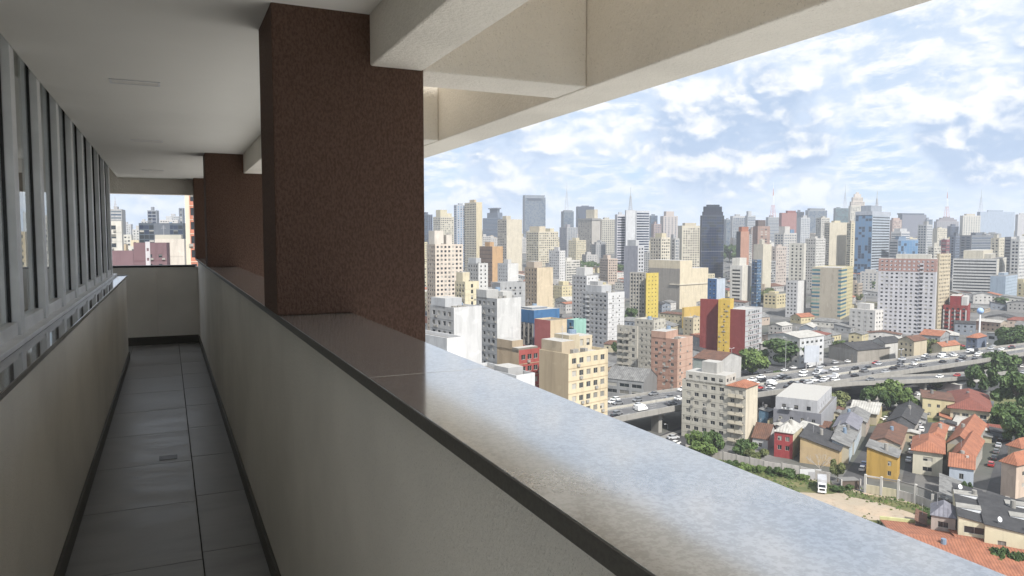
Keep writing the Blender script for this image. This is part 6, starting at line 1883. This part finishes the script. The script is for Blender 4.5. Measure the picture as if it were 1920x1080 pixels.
NEAR = [(1440, 800), (1600, 775), (1740, 782), (1880, 815), (1866, 866), (1790, 858), (1640, 850), (1500, 850)]
STREETS = [[(1560, 912), (1608, 850), (1634, 808), (1670, 788), (1670, 800), (1638, 870), (1630, 912)], [(1686, 908), (1700, 850), (1726, 786), (1752, 788), (1728, 862), (1718, 908)], [(1838, 960), (1870, 838), (1886, 806), (1912, 810), (1880, 960)]]
na = tries = 0
while na < 24 and tries < 4000:
    tries += 1
    u, v = rg.uniform(1440, 1880), rg.uniform(778, 930)
    if not inpoly(u, v, NEAR) or any(inpoly(u, v, q_) for q_ in STREETS): continue
    f = gdist(u, v); t_, e_ = level_dir(u, v); r = t_ * f
    w, d = rg.uniform(3, 6.5), rg.uniform(3, 7)
    if any((a - r) ** 2 + (b_ - f) ** 2 < (c * .72 + max(w, d) * .4) ** 2 for a, b_, c in FOOT): continue
    (c_, cn), (rk, rn) = rg.choice(PAL), rg.choice(RF[1:6] + RF[2:4])
    kind = rg.choice(('sx', 'sy', 'gx', 'hip'))
    volume(f'small {cn} annexe with a {rn} roof beside {landmark(u, f)}', r, f, w, d, rg.uniform(2.4, 3.6), 58 + rg.uniform(-4, 4), c_, (kind, rk, rg.uniform(.4, 1.3)), 'annexe', 'annexe', 'small annexes between the houses', G_(3, 1.0, 2.6, 1.1, .9, .5, .4))
    na += 1
tries = 0
while nb < 215 and tries < 12000:
    tries += 1
    f = 520 + 2000 * rg.random() ** 1.0
    t = rg.uniform(-.14, .72) if rg.random() < .88 else rg.uniform(-.56, -.38)
    r = t * f
    w, d = rg.uniform(12, 26), rg.uniform(12, 26)
    rad = math.hypot(w, d) / 2
    if not clear(r, f, rad * .7, .8): continue
    # tall enough to fill the valley, never high enough to hide the blocks standing well behind
    f2 = f * (1.25 if f < 800 else 1.45 if f < 1000 else 1.65) + 50
    lim = EZ + (G(f2) - EZ) / f2 * f - G(f)
    if f > 1300: lim = max(lim, 26) * 1.35
    if lim < 8: continue
    h = lim * rg.uniform(.5, .85 if f < 800 else 1.05)
    if h < 8: continue
    pu, pv = proj(to_world(r, f, G(f)))
    c_, cn = rg.choice(PAL[:8])
    st = int(h / 3.1)
    sz = 'low' if st < 6 else ('mid-height' if st < 11 else 'tall')
    volume(f'{cn} {sz} flat block {"far behind" if f > 1300 else "behind" if f > 800 else "near"} {landmark(pu, f)}', r, f, w, d, h, rg.choice((20, 35, 45, 55)) + rg.uniform(-5, 5), c_, None, 'building', 'apartment_building',
           'blocks filling the valley', G_(rg.choice((3.0, 3.4, 4.2)), rg.choice((1.4, 1.7, 2.2)), 3.1, rg.choice((1.3, 1.5)), .9, .8, 1.0, mix=rg.choice('nnndgl')))
    nb += 1
print('filler', nh, nb)

# ================================================================= the air between
HZ = MB()
HZ.box(-5200, -1500, -1.6, 5200, 5200, 245)
m = bpy.data.materials.new('haze'); m.use_nodes = True
nt = m.node_tree; nt.nodes.clear()
ov = nt.nodes.new('ShaderNodeOutputMaterial'); pv_ = nt.nodes.new('ShaderNodeVolumePrincipled')
pv_.inputs['Color'].default_value = (.86, .91, 1.0, 1); pv_.inputs['Density'].default_value = HAZE
pv_.inputs['Anisotropy'].default_value = .2
nt.links.new(pv_.outputs[0], ov.inputs['Volume'])
hz_o = HZ.build('haze', m)
hz_o['kind'] = 'stuff'

# ================================================================= one label for one thing
ORD = ['first', 'second', 'third', 'fourth', 'fifth', 'sixth', 'seventh', 'eighth', 'ninth', 'tenth', 'eleventh', 'twelfth', 'thirteenth', 'fourteenth', 'fifteenth', 'sixteenth', 'seventeenth', 'eighteenth', 'nineteenth', 'twentieth']
by = {}
for o in COL.objects:
    if o.parent is None and o.get('label'): by.setdefault(o['label'], []).append(o)
bpy.context.view_layer.update()
for lab, os_ in by.items():
    if len(os_) < 2: continue
    os_.sort(key=lambda o: proj(o.matrix_world.translation)[0])
    for i, o in enumerate(os_):
        n = ORD[i] if i < len(ORD) else 'twenty-' + ORD[(i - 20) % 9]
        full = f'{n} from left, {lab}'
        o['label'] = full if len(full.split()) <= 16 else f'{n} {lab}'
